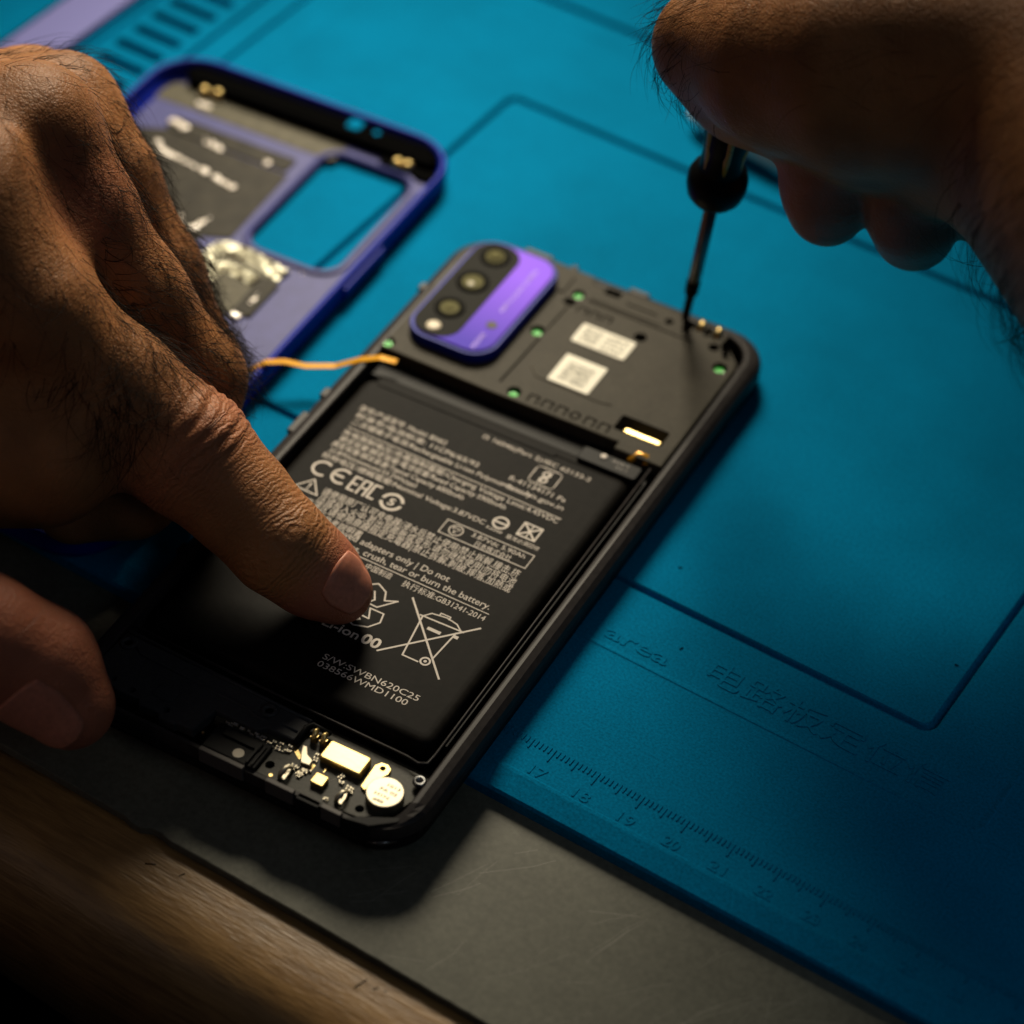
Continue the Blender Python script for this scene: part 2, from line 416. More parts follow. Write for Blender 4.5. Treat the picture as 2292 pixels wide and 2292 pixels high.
tag(mat_o, 'blue silicone repair mat with moulded grooves and ruler lying on the bench', 'mat')
# raised writing, ruler ticks and the low step line belong to the same moulding
ru = MB()
for k in range(-140, 300):
    if not (60 <= k <= 280): continue
    x = float(k); ln = 3.4 if k % 10 == 0 else (2.6 if k % 5 == 0 else 1.6)
    ru.box(x-0.13, 7.0-ln, -0.05, x+0.13, 7.0, 0.22)
for n in range(6, 28):
    text(ru, str(n), n*10 - 1.7, -0.9, n*10 + 1.7, 2.5, 0.08, thick=0.07, bold=0.01)
text(ru, 'area', 161.5, 38.0, 176.0, 3.9, 0.08, thick=0.08, bold=0.015)
text(ru, '电路板定位信', 184.0, 41.6-1.6, 228.5+8, 5.0, 0.08, thick=0.08)
step = rrect(-10, 35.0, 247.4, 215.0, 4.0)
ru.profile_ring(step, [(0, -0.05), (0, 0.0), (0.25, 0.16), (0.6, 0.16), (1.4, 0.0), (1.4, -0.05)])
ruo = ru.build('moulded_lettering', M['mat'], mat_o)

# specks on the mat
for x, y, a, lb in ((164.3, 63.2, 0.5, 'dark lint speck on the blue mat beside the phone, inside the moulded rectangle'),
                    (176.2, 43.6, 1.2, 'dark lint speck on the mat at the end of the raised word area'),
                    (223.8, 72.3, 0.1, 'dark lint speck on the mat near the right corner of the moulded rectangle')):
    sk = MB(); sk.tube([(x, y, 0.12), (x + .9*math.cos(a), y + .9*math.sin(a), 0.14)], [0.14, 0.08], 5)
    tag(sk.build('lint_speck', M['pit']), lb, 'lint', 'lint specks on the mat')

# ------------------------------------------------------------------ lavender strip at the far left
ls = MB(); ls.prism(rrect(-68.2, 60, -54.4, 260, 1.5, 4), 0.05, 2.4, 0.5)
tag(ls.build('plastic_strip', M['lavender']), 'long flat lavender plastic strip lying along the mat behind the back cover', 'strip')

M['lip'] = mat('lit_frame_lip', (0.075, 0.066, 0.060), 0.45, spec=0.2)  # paler than the frame: light on the front lip put into its colour
M['sprint'] = mat('dark_sticker_print', (0.05, 0.05, 0.035), 0.7, spec=0.1)
# ================================================================== PHONE (opened, screen down)
ph = empty('smartphone', (85.68, -39.54, 0.25), 0.0735, 'opened smartphone lying screen down on the blue mat, its black battery and circuit parts exposed', 'phone')
outl = rrect(-1.2, 0.0, 76.8, 163.6, 10.5, 8)
f = MB()
f.prism(offset(outl, 0.7), 0.0, 1.2, 0)
f.build('screen', M['black'], ph)
f = MB()
f.rings([[(x, y, z) for x, y in offset(outl, d)] for d, z in ((0.9, 0.9), (0.25, 1.5), (0, 3.0), (0, 3.2))], smooth=False)
f.build('back_shell', M['black'], ph)
# side frame: vertical flank, sloping shoulder, flat ledge, inner wall
f = MB()
o2 = rrect(-1.2, 0.7, 76.8, 163.6, 10.5, 8)
rr_ = []
for d, z in [(0, 3.2), (0, 5.2), (0.35, 6.4), (1.3, 7.3), (2.7, 7.75), (3.6, 7.8), (3.9, 7.5), (3.9, 3.2)][::-1]:
    rr_.append([(x, y, min(z, 6.3 + 1.5*min(1, max(0, y-2)/8))) for x, y in rrect(-1.2+d, 0.5+d*.24, 76.8-d, 163.6-d, 10.5-d*.75, 8)])
f.rings(rr_, close=True)
fr = f.build('side_frame', M['frame'], ph)
rim = MB()   # thin polished inner lip round the battery bay, brighter at the right
rim.tube([(4.2, 19.4, 7.7), (37, 18.6, 7.8), (66.6, 18.2, 7.8), (69.4, 17.7, 7.9), (71.0, 18.6, 7.9), (71.2, 21, 7.95), (71.0, 60, 7.95), (70.9, 112, 7.95)], 0.28, 6)
rim.build('bay_lip', M['frame'], fr)
# jagged left ledge of the frame with small tabs
for v0, v1, d in ((41, 44, .5), (83, 90, .9), (96, 99, .6), (138, 140.5, .6)):
    tb2 = MB(); tb2.prism(rrect(-1.2-d*.3, v0, 1.0, v1, 0.5, 3), 4.6, 7.3, 0.3); tb2.build('clip_tab', M['frame'], fr)
for u0, u1, d in ((13, 20, .6), (25, 26.5, .7), (40, 45, .3)):
    tb2 = MB(); tb2.prism(rrect(u0, 162, u1, 163.6+d*.4, 0.4, 3), 4.6, 7.4, 0.3); tb2.build('clip_tab', M['frame'], fr)
bk = MB(); bk.box(70.9, 122, 5, 71.0, 122.1, 5.1)
bk.box(71.75, 24, 7.2, 72.0, 108, 7.92)
bk.build('side_seam', M['black'], fr)
# battery bay floor
f = MB(); f.box(2.2, 14, 3.2, 73.2, 116, 3.6); f.build('bay_floor', M['pit'], ph)

# ---- battery
bt = MB()
bp_ = rrect(5.0, 21.8, 69.6, 106.4, 3.0, 5)
bt.rings([[(x, y, z) for x, y in offset(bp_, d)] for d, z in ((1.2, 3.7), (0.3, 4.1), (0, 4.9), (0, 6.7), (0.3, 7.5), (0.9, 8.0), (1.8, 8.15), (2.7, 8.2))])
batt = bt.build('battery', M['batt'], ph)
for p in batt.data.polygons: p.use_smooth = len(p.vertices) == 4
fl = MB()
fl.prism([(6.2, 106.0), (68.8, 106.0), (68.6, 109.4), (6.0, 109.6)], 4.2, 6.4, 0.8)
fl.prism(rrect(8, 104.4, 52, 105.8, 0.4, 3), 8.12, 8.34, 0.1)
fl.build('wrap_fold', M['batt'], batt)
Z = 8.23
t = MB()
T_ = lambda *a, **k: text(t, *a, **k)
T_('型号/产品型号: Model: BN62', 9.0, 95.6, 30.4, 1.35, Z)
T_('标准号/电池标准: 11CP6/65/92', 9.4, 93.3, 39.6, 1.35, Z)
T_('二次锂离子电池/Rechargeable Li-ion Polymer Battery', 9.7, 91.0, 53.4, 1.4, Z)
T_('充电限制电压/充電限制電壓/Charging Voltage Limit:4.45VDC', 9.8, 87.3, 61.8, 1.4, Z)
T_('额定容量/額定容量/電池容量/Rated Capacity 5900mAh', 10.3, 85.2, 50.5, 1.4, Z)
T_('典型容量/額定能量/Typical Capacity 6000mAh', 9.7, 83.1, 41.7, 1.4, Z)
T_('22.8Wh(minimum)/23.2Wh(typ)', 10.2, 81.2, 31.5, 1.3, Z)
T_('标称电压/標稱電壓/Nominal Voltage:3.87VDC', 9.7, 79.1, 49.0, 1.4, Z)
T_('IS 16046(Part 2)/IEC 62133-2', 36.0, 101.7, 61.8, 1.25, Z)
T_('R-41134171 Pa', 46.9, 93.5, 60.2, 1.4, Z)
T_('www.bis.gov.in', 46.0, 91.2, 60.9, 1.4, Z)
T_('R3200', 49.8, 78.6, 53.4, 0.8, Z)
T_('臺灣必須回收', 54.6, 78.3, 62.2, 1.0, Z)
T_('3.87Vdc 5.90Ah', 48.4, 74.9, 60.8, 1.25, Z)
T_('日本株式会社', 50.2, 72.9, 58.6, 1.3, Z)
T_('请使用原厂认可充电器|浸水后禁止使用|禁止拆解,撞击,挤', 15.6, 69.6, 62.2, 1.75, Z)
T_('压或投入火中,若出现膨胀或变形,请勿继续使用|勿将电池', 16.0, 67.3, 62.6, 1.75, Z)
T_('置于高温区请使用原廠指定充電器|禁止拆解,刺破,摔落,加熱或', 10.0, 65.1, 62.8, 1.75, Z)
T_('燃燒,請參考說明書', 14.0, 62.6, 29.2, 1.7, Z)
T_('Only use approved adapters only | Do not', 12.0, 61.2, 50.8, 1.75, Z)
T_('make punctures, crush, tear or burn the battery.', 16.0, 58.8, 61.6, 1.75, Z)
T_('中国制造', 34.4, 55.9, 40.5, 1.35, Z)
T_('执行标准:GB31241-2014', 43.2, 55.6, 62.2, 1.45, Z)
T_('A/SK', 13.2, 44.6, 17.8, 1.1, Z)
t.build('small_print', M['ink'], batt)
t = MB()
T_('S/W:SWBN620C25', 40.0, 30.7, 61.6, 1.55, Z)
T_('038566WMD1100', 40.0, 28.6, 60.2, 1.55, Z)
t.build('serial_number', M['ink'], batt)
t = MB()   # heavier marks
T_('Li-ion', 35.2, 38.3, 43.2, 2.3, Z, bold=0.012)
T_('00', 43.9, 38.3, 48.0, 2.6, Z, bold=0.03)
stroke(t, [(10.0, 89.7), (61.9, 88.9)], 0.2, Z); stroke(t, [(24, 58.15), (62.2, 57.75)], 0.2, Z)
# conformity mark: C and E arcs
annulus(t, 12.0, 76.0, 1.75, 2.35, Z, 20, PI*0.30, PI*1.70)
annulus(t, 16.7, 76.0, 1.75, 2.35, Z, 20, PI*0.30, PI*1.70); t.box(14.7, 75.7, Z-.01, 17.3, 76.3, Z)
# eurasian mark
stroke(t, [(20.9, 73.6), (19.4, 73.6), (19.4, 77.6), (20.9, 77.6)], 0.5, Z); stroke(t, [(19.4, 75.6), (20.7, 75.6)], 0.5, Z)
stroke(t, [(21.7, 73.4), (21.7, 77.6), (23.3, 77.6), (23.3, 73.4)], 0.5, Z); stroke(t, [(21.7, 75.4), (23.3, 75.4)], 0.5, Z)
stroke(t, [(25.6, 77.6), (24.2, 77.6), (24.2, 73.6), (25.6, 73.6)], 0.5, Z)
stroke(t, [(9.6, 68.6), (15.2, 68.6), (12.4, 72.4)], 0.32, Z, closed=True); stroke(t, [(12.4, 71.1), (12.4, 70.0)], 0.35, Z); stroke(t, [(12.4, 69.5), (12.4, 69.2)], 0.35, Z)
annulus(t, 29.5, 75.0, 1.9, 2.6, Z, 32, 0.3, PI-0.1); annulus(t, 29.5, 75.0, 1.9, 2.6, Z, 32, PI+0.3, 2*PI-0.1)
T_('5', 28.75, 74.0, 30.2, 2.0, Z, bold=0.02)
annulus(t, 51.8, 81.4, 1.35, 1.85, Z); t.box(50.0, 81.15, Z-.01, 53.6, 81.65, Z+.002)
stroke(t, [(56.1, 80.3), (60.2, 80.3), (60.2, 84.2), (56.1, 84.2)], 0.4, Z, closed=True)
stroke(t, [(56.3, 80.5), (60.0, 84.0)], 0.45, Z+.002); stroke(t, [(56.3, 84.0), (60.0, 80.5)], 0.45, Z+.004); stroke(t, [(58.15, 80.4), (58.15, 84.1)], 0.3, Z+.006)
stroke(t, [(42.0, 72.6), (62.3, 72.6), (62.3, 76.7), (42.0, 76.7)], 0.22, Z, closed=True)
annulus(t, 45.0, 74.7, 1.35, 1.6, Z); T_('PS', 44.1, 74.8, 45.9, 0.8, Z); T_('E', 44.6, 73.8, 45.4, 0.8, Z)
sb = rrect(50.3, 95.4, 56.2, 100.6, 0.9, 4)
for a, b in zip(sb, sb[1:] + sb[:1]): stroke(t, [a, b], 0.26, Z)
annulus(t, 53.2, 98.9, 0.55, 1.0, Z, 20); annulus(t, 53.2, 97.1, 0.55, 1.0, Z, 20); stroke(t, [(54.1, 99.9), (52.3, 96.0)], 0.3, Z+.002)
# recycling loop, partly under the finger
def arrow(pts): stroke(t, pts, 0.34, Z)
arrow([(37.6, 52.4), (39.2, 53.6), (41.6, 52.4), (42.6, 50.2), (45.0, 51.4), (42.2, 47.9), (39.8, 48.0), (40.8, 49.4), (39.6, 51.4)])
arrow([(41.2, 47.0), (44.3, 47.0), (44.9, 44.6), (43.4, 42.4), (40.6, 41.4), (39.0, 42.0), (41.0, 43.4), (39.4, 44.6), (42.4, 44.4), (41.2, 47.0)])
arrow([(36.2, 50.8), (34.0, 47.4), (35.4, 43.6), (37.6, 43.2), (36.4, 46.0), (38.6, 49.0)])
# crossed-out wheeled bin
stroke(t, [(47.0, 53.8), (62.3, 37.8)], 0.42, Z); stroke(t, [(48.2, 38.0), (62.7, 53.6)], 0.42, Z+.003)
stroke(t, [(51.2, 50.6), (53.0, 39.6), (56.5, 39.6)], 0.36, Z+.006); stroke(t, [(59.2, 50.0), (58.6, 41.8)], 0.36, Z+.006)
stroke(t, [(50.6, 50.6), (60.4, 50.9)], 0.36, Z+.009)
stroke(t, [(51.4, 50.8), (52.4, 52.1), (55.6, 52.6), (58.2, 52.1), (59.6, 51.0)], 0.3, Z+.012)
stroke(t, [(54.0, 52.3), (54.0, 53.1), (56.2, 53.1), (56.2, 52.3)], 0.28, Z+.015)
t.box(53.6, 47.9, Z-.01, 56.6, 48.7, Z+.002)
t.box(59.0, 48.6, Z-.01, 60.2, 49.4, Z+.002)
annulus(t, 57.7, 40.4, 0.75, 1.15, Z+.018, 24); annulus(t, 57.7, 40.4, 0.0, 0.35, Z+.018, 12)
stroke(t, [(9.6, 43.4), (9.6, 46.0), (11.0, 43.6), (11.0, 46.2)], 0.28, Z); annulus(t, 12.0, 45.2, 0.7, 1.05, Z, 16, -PI/2, PI/2)
t.build('printed_symbols', M['ink'], batt)

# ---- dark gap with the battery flex between battery and upper cover
g = MB(); g.prism([(3.5, 109.5), (71, 109.5), (71, 115.6), (3.5, 115.6)], 3.6, 5.2, 0.2)
gap = g.build('battery_flex', M['black'], ph)
g = MB(); g.prism(rrect(55.5, 107.5, 69.5, 111.8, 0.8, 3), 5.2, 7.6, 0.3)
g.build('connector_block', M['black'], ph)
g = MB(); g.cyl(60.6, 110.6, 0.75, 7.6, 7.9, 16, .1)
cb = g.build('contact_dot', M['ink'], ph)
t = MB(); T_('B0E3', 62.8, 110.2, 66.6, 0.8, 7.63); T_('6C1', 64.2, 108.9, 66.8, 0.7, 7.63); t.build('block_marking', M['ink_dim'], cb)

# ---- upper motherboard cover
ub = MB()
pol = [(2.3, 115.6), (30, 115.2), (61.4, 115.6), (61.4, 113.4), (72.8, 113.4), (72.8, 149.0), (71.2, 154.6), (67.4, 158.6), (62.5, 160.3), (41.5, 160.8), (40.6, 160.0), (32.6, 160.4), (31.8, 161.4),
       (16, 161.8), (9.5, 161.0), (5.2, 159.6), (3.0, 157.0), (2.2, 152.0), (2.9, 141.2), (2.1, 139.8), (2.3, 124.0)]
ub.prism(pol, 4.2, 8.4, 0.35)
cutb = MB()
for x, y, r in ((50.1, 148.2, 1.5), (53.2, 156.4, 1.0), (29.5, 138.3, 1.7), (31.5, 154.0, 1.5), (34.8, 117.9, 1.6), (69.7, 148.4, 1.7), (65.6, 153.8, 1.3), (3.2, 117.6, 1.6), (4.3, 139.5, 1.2), (4.6, 155.0, 1.3), (60.0, 158.0, 1.3), (64.4, 157.6, 1.3)):
    cutb.lathe((x, y, 0), [(r, 3.9), (r, 8.38), (r+0.3, 9.2)], 20, smooth=False)
cutb.prism(rrect(58.4, 118.8, 69.8, 123.8, 0.6, 3), 3.9, 9.2)
cutb.prism(rrect(29.6, 149.6, 32.4, 151.8, 0.3, 3), 5.6, 9.2)
cutb.prism(rrect(32.6, 159.0, 36.2, 162.0, 0.3, 3), 3.9, 9.2); cutb.prism(rrect(36.0, 157.4, 40.0, 159.6, 0.3, 3), 3.9, 9.2)
def sl(x0, y0, x1, y1, wd, zb):
    a = Vector((x0, y0)); b = Vector((x1, y1)); d = (b-a).normalized(); n = Vector((-d.y, d.x))*wd/2
    cutb.prism([tuple(a-n), tuple(b-n), tuple(b+n), tuple(a+n)], zb, 9.2)
sl(34.2, 153.2, 61.0, 152.9, 0.5, 7.9)
sl(30.6, 119.0, 31.1, 136.4, 0.55, 7.8); sl(31.1, 139.4, 31.4, 149.4, 0.45, 7.85)
sl(2.6, 118.9+0.4, 3.0, 119.2, 0.3, 8.0)
def ncut(x, y, w_, h_):     # n-shaped moulded slots
    cutb.prism([(x, y), (x+.45, y), (x+.45, y+h_-.5), (x+w_-.45, y+h_-.5), (x+w_-.45, y), (x+w_, y), (x+w_, y+h_), (x, y+h_)], 7.2, 9.2)
for k in range(6):
    if k != 3: ncut(38.2 + 3.45*k, 116.6, 2.6, 2.7)
cutb.rings([[(49.7 + q*math.cos(a), 118.0 + q*math.sin(a), z) for a in [2*PI*i/20 for i in range(20)]] for q, z in ((0.8, 7.3), (1.3, 7.3), (1.3, 9.2), (0.8, 9.2))], close=True)
for k in range(3): ncut(33.6 + 3.1*k, 148.4, 2.4, 2.4)
cutb.prism(rrect(42.2, 156.6, 50.0, 157.1, .15, 2), 7.6, 9.2)
cutb.prism([(56.6, 155.2), (58.6, 155.6), (58.8, 161.5), (56.2, 161.5)], 3.5, 9.2)
cutb.prism([(61.6, 156.2), (62.9, 156.2), (63.0, 161.5), (61.4, 161.5)], 3.5, 9.2)
cutb.prism([(66.4, 155.6), (69.0, 151.4), (73.5, 151.4), (73.5, 158), (67, 161)], 5.2, 9.2)
board = subtract('upper_cover', ub, cutb, M['board'], ph)
for a_, zt in (((34.5, 153.9, 52, 154.4, 0.2, 2), 8.6), ((26.6, 152.6, 28.2, 159.0, 0.5, 2), 8.75)):
    dt = MB(); dt.prism(rrect(*a_), 8.3, zt, 0.1); dt.build('moulded_rib', M['board'], board)
dt = MB(); dt.tube([(34, 127, 8.42), (36.5, 124.6, 8.42), (52, 124.4, 8.42), (55, 125, 8.42)], 0.14, 5)
dt.build('moulded_rib', M['board'], board)
g = MB(); g.prism(rrect(60.6, 119.5, 69.2, 120.9, 0.5, 4), 5.6, 7.9, 0.25); g.box(60.8, 119.7, 3.3, 69.0, 120.7, 5.7); g.build('gold_contact', M['gold'], board)
for x in (60.2, 64.4):
    g = MB(); g.tube([(x, 157.2, 6.4), (x, 157.8, 8.6), (x+.1, 158.8, 9.5), (x+.2, 159.2, 8.8)], 0.5, 8); g.build('spring_contact', M['gold'], board)

g = MB(); g.tube([(65.6, 112.6, 7.2), (66.8, 114.8, 8.1), (68.6, 114.9, 8.0), (69.2, 113.4, 7.2)], 0.75, 6); g.build('copper_foil', M['copper'], board)
for x, y, r in ((3.2, 117.5, 1.15), (4.3, 139.3, 0.85), (4.4, 155.0, 0.9), (29.6, 137.9, 1.2), (34.9, 117.4, 1.2), (69.8, 148.0, 1.25), (31.5, 153.9, 1.1)):
    g = MB(); g.lathe((x, y, 0), [(r, 3.3), (r, 7.35), (r*.8, 7.75), (0.45, 7.85), (0.4, 7.6), (0, 7.5)], 18); sc = g.build('screw', M['green'], board)
# stickers (the codes on them are left out; only the small printed lines)
g = MB(); g.prism(rrect(37.3, 139.2, 50.4, 145.8, 0.5, 3), 8.42, 8.55)
s1 = g.build('sticker', M['white'], board); s1['label'] = 'wide white paper sticker with small print'
t = MB()
for k, s_ in enumerate(('L21KM7 48', 'A8-0314 B', 'P1 4G 33', '2021/05')): text(t, s_, 44.0, 144.0-1.4*k, 49.2 - 0.5*(k % 2), 0.85, 8.57, bold=.012)
for k in range(5): text(t, ('IMI 7K9', '00 351B', 'BN6 24X', '1108 AH', 'C7 M442')[k], 38.6, 144.2-1.0*k, 42.8, 0.72, 8.57, bold=.02)
t.build('sticker_print', M['sprint'], s1)
g = MB(); g.prism(rrect(38.9, 125.2, 48.9, 134.8, 0.3, 3), 8.42, 8.55)
s2 = g.build('sticker', M['white'], board); s2['label'] = 'square white paper sticker with small print'
t = MB()
for k in range(6): text(t, ('3710AH2', '0B4/621', 'N7-88XK', 'M12 5C9', '4G 0071', 'R3 2B60')[k], 40.8, 131.9-1.08*k, 47.0, 0.82, 8.57, bold=.02)
t.build('sticker_print', M['sprint'], s2)

# ---- camera island
ci = MB(); cp = rrect(4.2, 120.6, 26.0, 158.6, 6.2, 8)
ci.rings([[(x, y, z) for x, y in offset(cp, d)] for d, z in ((0, 8.2), (0, 10.3), (0.25, 10.75), (0.9, 10.8))])
isl = ci.build('camera_island', M['coverout'], board)
g = MB(); g.rings([[(x, y, z) for x, y in offset(cp, d)] for d, z in ((0.95, 10.7), (0.95, 11.0), (1.2, 11.15))])
gl = g.build('violet_glass', M['purple'], board)
g = MB(); g.prism(rrect(5.2, 121.8, 16.4, 157.4, 5.0, 8), 11.0, 11.22, 0.06); pn = g.build('lens_panel', M['panel'], board)
for (x, y), rr in (((10.6, 152.6), 3.5), ((10.6, 142.2), 3.8), ((10.6, 131.8), 3.5)):
    g = MB(); g.lathe((x, y, 0), [(rr, 11.2), (rr, 11.45), (rr-.35, 11.6), (rr-.8, 11.5), (rr-1.2, 11.3)], 28); rg = g.build('lens', M['lensring'], board)
    g = MB(); q = rr-0.95; g.lathe((x, y, 0), [(q, 11.20), (q*.96, 11.26), (q*.75, 11.34), (q*.45, 11.39), (q*.2, 11.41), (0, 11.415)], 28); gq = g.build('lens_glass', M['lens'], rg)
    g = MB(); g.lathe((x, y-(0.9 if y < 150 and y > 140 else 0), 0), [(0.95 if y < 150 else 1.5, 11.4), (0.7, 11.5), (0, 11.55)], 20); g.build('inner_lens_glint', M['glint'] if 140 < y < 150 else M['lens'], rg)
g = MB(); g.lathe((10.6, 124.6, 0), [(1.7, 11.2), (1.7, 11.35), (1.2, 11.5), (0, 11.55)], 20); g.build('flash', M['flash'], board)
g = MB(); g.cyl(21.4, 131.6, 1.25, 11.1, 11.25, 20, .05); g.build('sensor_window', M['patch'], board)
t = MB()
text(t, '48MP AI QUAD CAMERA', 21.4, 136.4, 38.6, 1.0, 11.17, ang=PI/2, bold=0.01)
text(t, 'REDMI', 21.9, 122.9, 27.2, 1.1, 11.17, ang=PI/2, bold=0.01)
M['glassink'] = mat('pale_lilac_ink', (0.42, 0.30, 0.82), 0.5, spec=0.1)
t.build('island_lettering', M['glassink'], gl)

# ---- bottom: loudspeaker module, circuit board and its components
base = MB(); base.prism([(3, 1.2), (68, 1.2), (73, 6), (73, 18.2), (3, 18.6)], 3.2, 5.0)
base.build('lower_bay', M['pit'], ph)
sp_ = MB()
sp_.prism([(2.6, 6.6), (10, 4.2), (15, 4.4), (15.6, 3.4), (20, 3.5), (20.8, 2.6), (24.2, 2.6), (24.6, 3.2), (28.2, 3.2), (29.2, 9.6), (38.5, 9.4), (40.0, 10.9), (46.2, 10.9), (46.4, 17.2), (3.2, 18.6)], 4.6, 7.3, 0.35)
spc = MB()
for x, y, r in ((5.2, 15.2, 0.9), (38.2, 14.6, 0.85), (12.7, 5.6, 0.7), (21.2, 4.8, 0.7), (8.0, 6.2, 0.6)):
    spc.cyl(x, y, r, 5.2, 8.5, 16)
spm = subtract('loudspeaker_module', sp_, spc, M['speaker'], ph)
g = MB()
g.prism(rrect(16.6, 6.6, 21.0, 10.4, 0.5, 3), 7.2, 7.55, 0.15)
for x, y, r in ((5.2, 15.2, 0.9), (38.2, 14.6, 0.85)):
    g.lathe((x, y, 0), [(r+0.05, 7.2), (r+.05, 7.8), (r+.75, 7.8), (r+.85, 7.2)], 20)
g.tube([(7.2, 15.0, 7.35), (9.0, 14.0, 7.35), (20, 13.6, 7.35), (30, 13.2, 7.35), (34.6, 13.0, 7.35), (36.2, 12.3, 7.35), (39.8, 12.2, 7.35), (41.2, 13.2, 7.35), (45.6, 13.0, 7.35)], 0.3, 6)
g.tube([(3.4, 17.6, 7.4), (30, 17.0, 7.4), (46, 16.5, 7.4)], 0.35, 6)
g.build('moulded_ridge', M['speaker'], spm)
pc = MB(); pc.prism([(43.6, 1.6), (57.5, 1.4), (66.0, 2.2), (71.2, 7.0), (73.0, 12.5), (72.6, 16.6), (47.2, 16.9), (46.8, 11.2), (29.4, 9.3), (29.8, 8.2), (43.2, 8.2)], 5.0, 6.2)
pcc = MB()
for x, y, r in ((44.9, 4.3, 0.95), (64.9, 3.9, 0.9)): pcc.cyl(x, y, r, 4, 8, 18)
pcb = subtract('circuit_board', pc, pcc, M['pcb'], ph)
# usb port block
g = MB(); g.prism(rrect(31.4, 1.2, 43.4, 8.0, 0.5, 3), 4.2, 7.0, 0.3); g.prism(rrect(33.4, 5.2, 41.8, 7.2, 0.3, 2), 7.0, 7.4, 0.2); g.box(41.0, 1.8, 7.0, 41.5, 6.5, 7.5); g.box(42.2, 1.8, 7.0, 42.6, 6.9, 7.4)
us = g.build('charging_port', M['black'], ph)
g = MB(); g.cyl(38.7, 3.0, 1.15, 7.0, 7.15, 24, .04); g.build('moisture_sticker', M['flash'], us)
# gold parts
g = MB(); g.prism(rrect(52.3, 9.8, 61.3, 14.5, 0.6, 4), 6.2, 7.7, 0.3); g.build('vibration_motor', M['gold'], pcb)
g = MB(); g.cyl(67.6, 8.6, 3.65, 6.2, 7.9, 40, 0.2); mo = g.build('microphone_disc', M['steel'], pcb)
t = MB()
text(t, '1013', 67.2, 10.0, 69.9, 0.75, 7.92, bold=.01); text(t, 'FA 02', 66.4, 8.6, 70.0, 0.75, 7.92, bold=.01); text(t, 'H1N', 66.0, 7.2, 69.0, 0.75, 7.92, bold=.01); text(t, '#88', 66.4, 5.9, 68.6, 0.7, 7.92, bold=.01)
t.build('stamped_code', M['sprint'], mo)
g = MB()
br = [(62.5, 8.3), (63.6, 7.8), (64.5, 11.4), (65.5, 13.3), (65.4, 14.6), (64.4, 15.3), (63.0, 15.2), (62.2, 14.0)]
gc = MB(); gc.cyl(63.9, 14.0, 0.62, 5, 9, 16); g.prism(br, 6.2, 6.8, 0.08)
subtract('gold_bracket', g, gc, M['gold'], pcb)
g = MB(); g.prism(rrect(53.9, 4.1, 56.6, 6.6, 0.2, 3), 6.2, 7.3, 0.15); g.build('gold_cap', M['gold'], pcb)
g = MB(); g.prism([(50.0, 7.0), (51.9, 7.2), (51.7, 8.6), (50.2, 9.3), (49.0, 11.0), (48.1, 10.8), (48.9, 8.9)], 6.5, 7.3, 0.15); g.build('aerial_plug', M['steel'], pcb)
g = MB()
for x in (48.9, 50.9):
    g.box(x-.55, 13.1, 6.2, x+.55, 13.3, 7.6); g.tube([(x, 13.2, 6.3), (x, 13.4, 7.6), (x, 14.3, 8.3), (x, 14.9, 7.9)], [.45, .45, .6, .5], 8)
    g.box(x+.3, 13.2, 6.2, x+.5, 14.6, 7.0)
g.build('battery_spring_pins', M['gold'], pcb)
g = MB()
for x, y in ((48.6, 3.4), (60.8, 3.8)):
    g.tube([(x-.5, y-.9, 6.4), (x-.2, y-.6, 7.6), (x+.2, y+.3, 8.3), (x+.5, y+1.4, 7.6), (x+.6, y+2.2, 6.5)], [.4, .55, .4, .35, .3], 8)
    g.box(x-.7, y-1.0, 6.2, x+.7, y+1.8, 6.55); g.box(x-.6, y+.8, 6.5, x-.2, y+1.7, 7.2)
g.build('aerial_clips', M['steel'], pcb)
# tiny surface-mount parts: far too many and too small to count
r2 = random.Random(5)
g = MB(); g2 = MB()
def smd(x, y, w_, h_, z=0.5):
    g.box(x, y, 6.2, x+w_, y+h_, 6.2+z*.9); g2.box(x-.12, y-.02, 6.18, x+.05, y+h_+.02, 6.22+z); g2.box(x+w_-.05, y-.02, 6.18, x+w_+.12, y+h_+.02, 6.22+z)
for x0, y0, x1, y1, n in ((31.5, 8.3, 43.5, 9.6, 20), (43.6, 7.2, 46.8, 10.2, 9), (48.0, 4.2, 52.8, 7.0, 22), (57.6, 7.0, 59.6, 9.0, 5), (59.8, 5.8, 62.4, 8.2, 5), (51.0, 8.0, 52.4, 11.5, 4), (57.5, 2.0, 59.6, 3.0, 3)):
    for k in range(n): smd(r2.uniform(x0, x1-.8), r2.uniform(y0, y1-.4), r2.uniform(.35, .8), r2.uniform(.25, .45), r2.uniform(.25, .5))
ch = g.build('chip_components', M['ink_dim'], pcb); ch['kind'] = 'stuff'
ch = g2.build('solder_ends', M['steel'], pcb); ch['kind'] = 'stuff'
g = MB()
for k in range(9): g.box(46.2+.32*k, 9.9-.22*k, 6.2, 46.38+.32*k, 10.9-.22*k, 6.3)
for k in range(8): g.box(51.4+.02*k, 6.2+.3*k, 6.2, 52.3+.02*k, 6.35+.3*k, 6.3)
g.cyl(46.4, 2.2, .38, 6.2, 6.28, 14); g.cyl(30.0, 4.0, .28, 6.5, 6.9, 12); g.box(54.5, 7.8, 6.2, 54.7, 9.0, 6.35)
g.build('gold_pads', M['gold'], pcb)
g = MB()
for k in range(60):
    a = k/60; x = 56.5 + 7*a; y = 6.6 + 1.2*math.sin(a*9) + (1.5 if k % 2 else 0)
    g.cyl(x, y, 0.07, 6.2, 6.24, 6)
g.build('via_dots', M['ink_dim'], pcb)['kind'] = 'stuff'
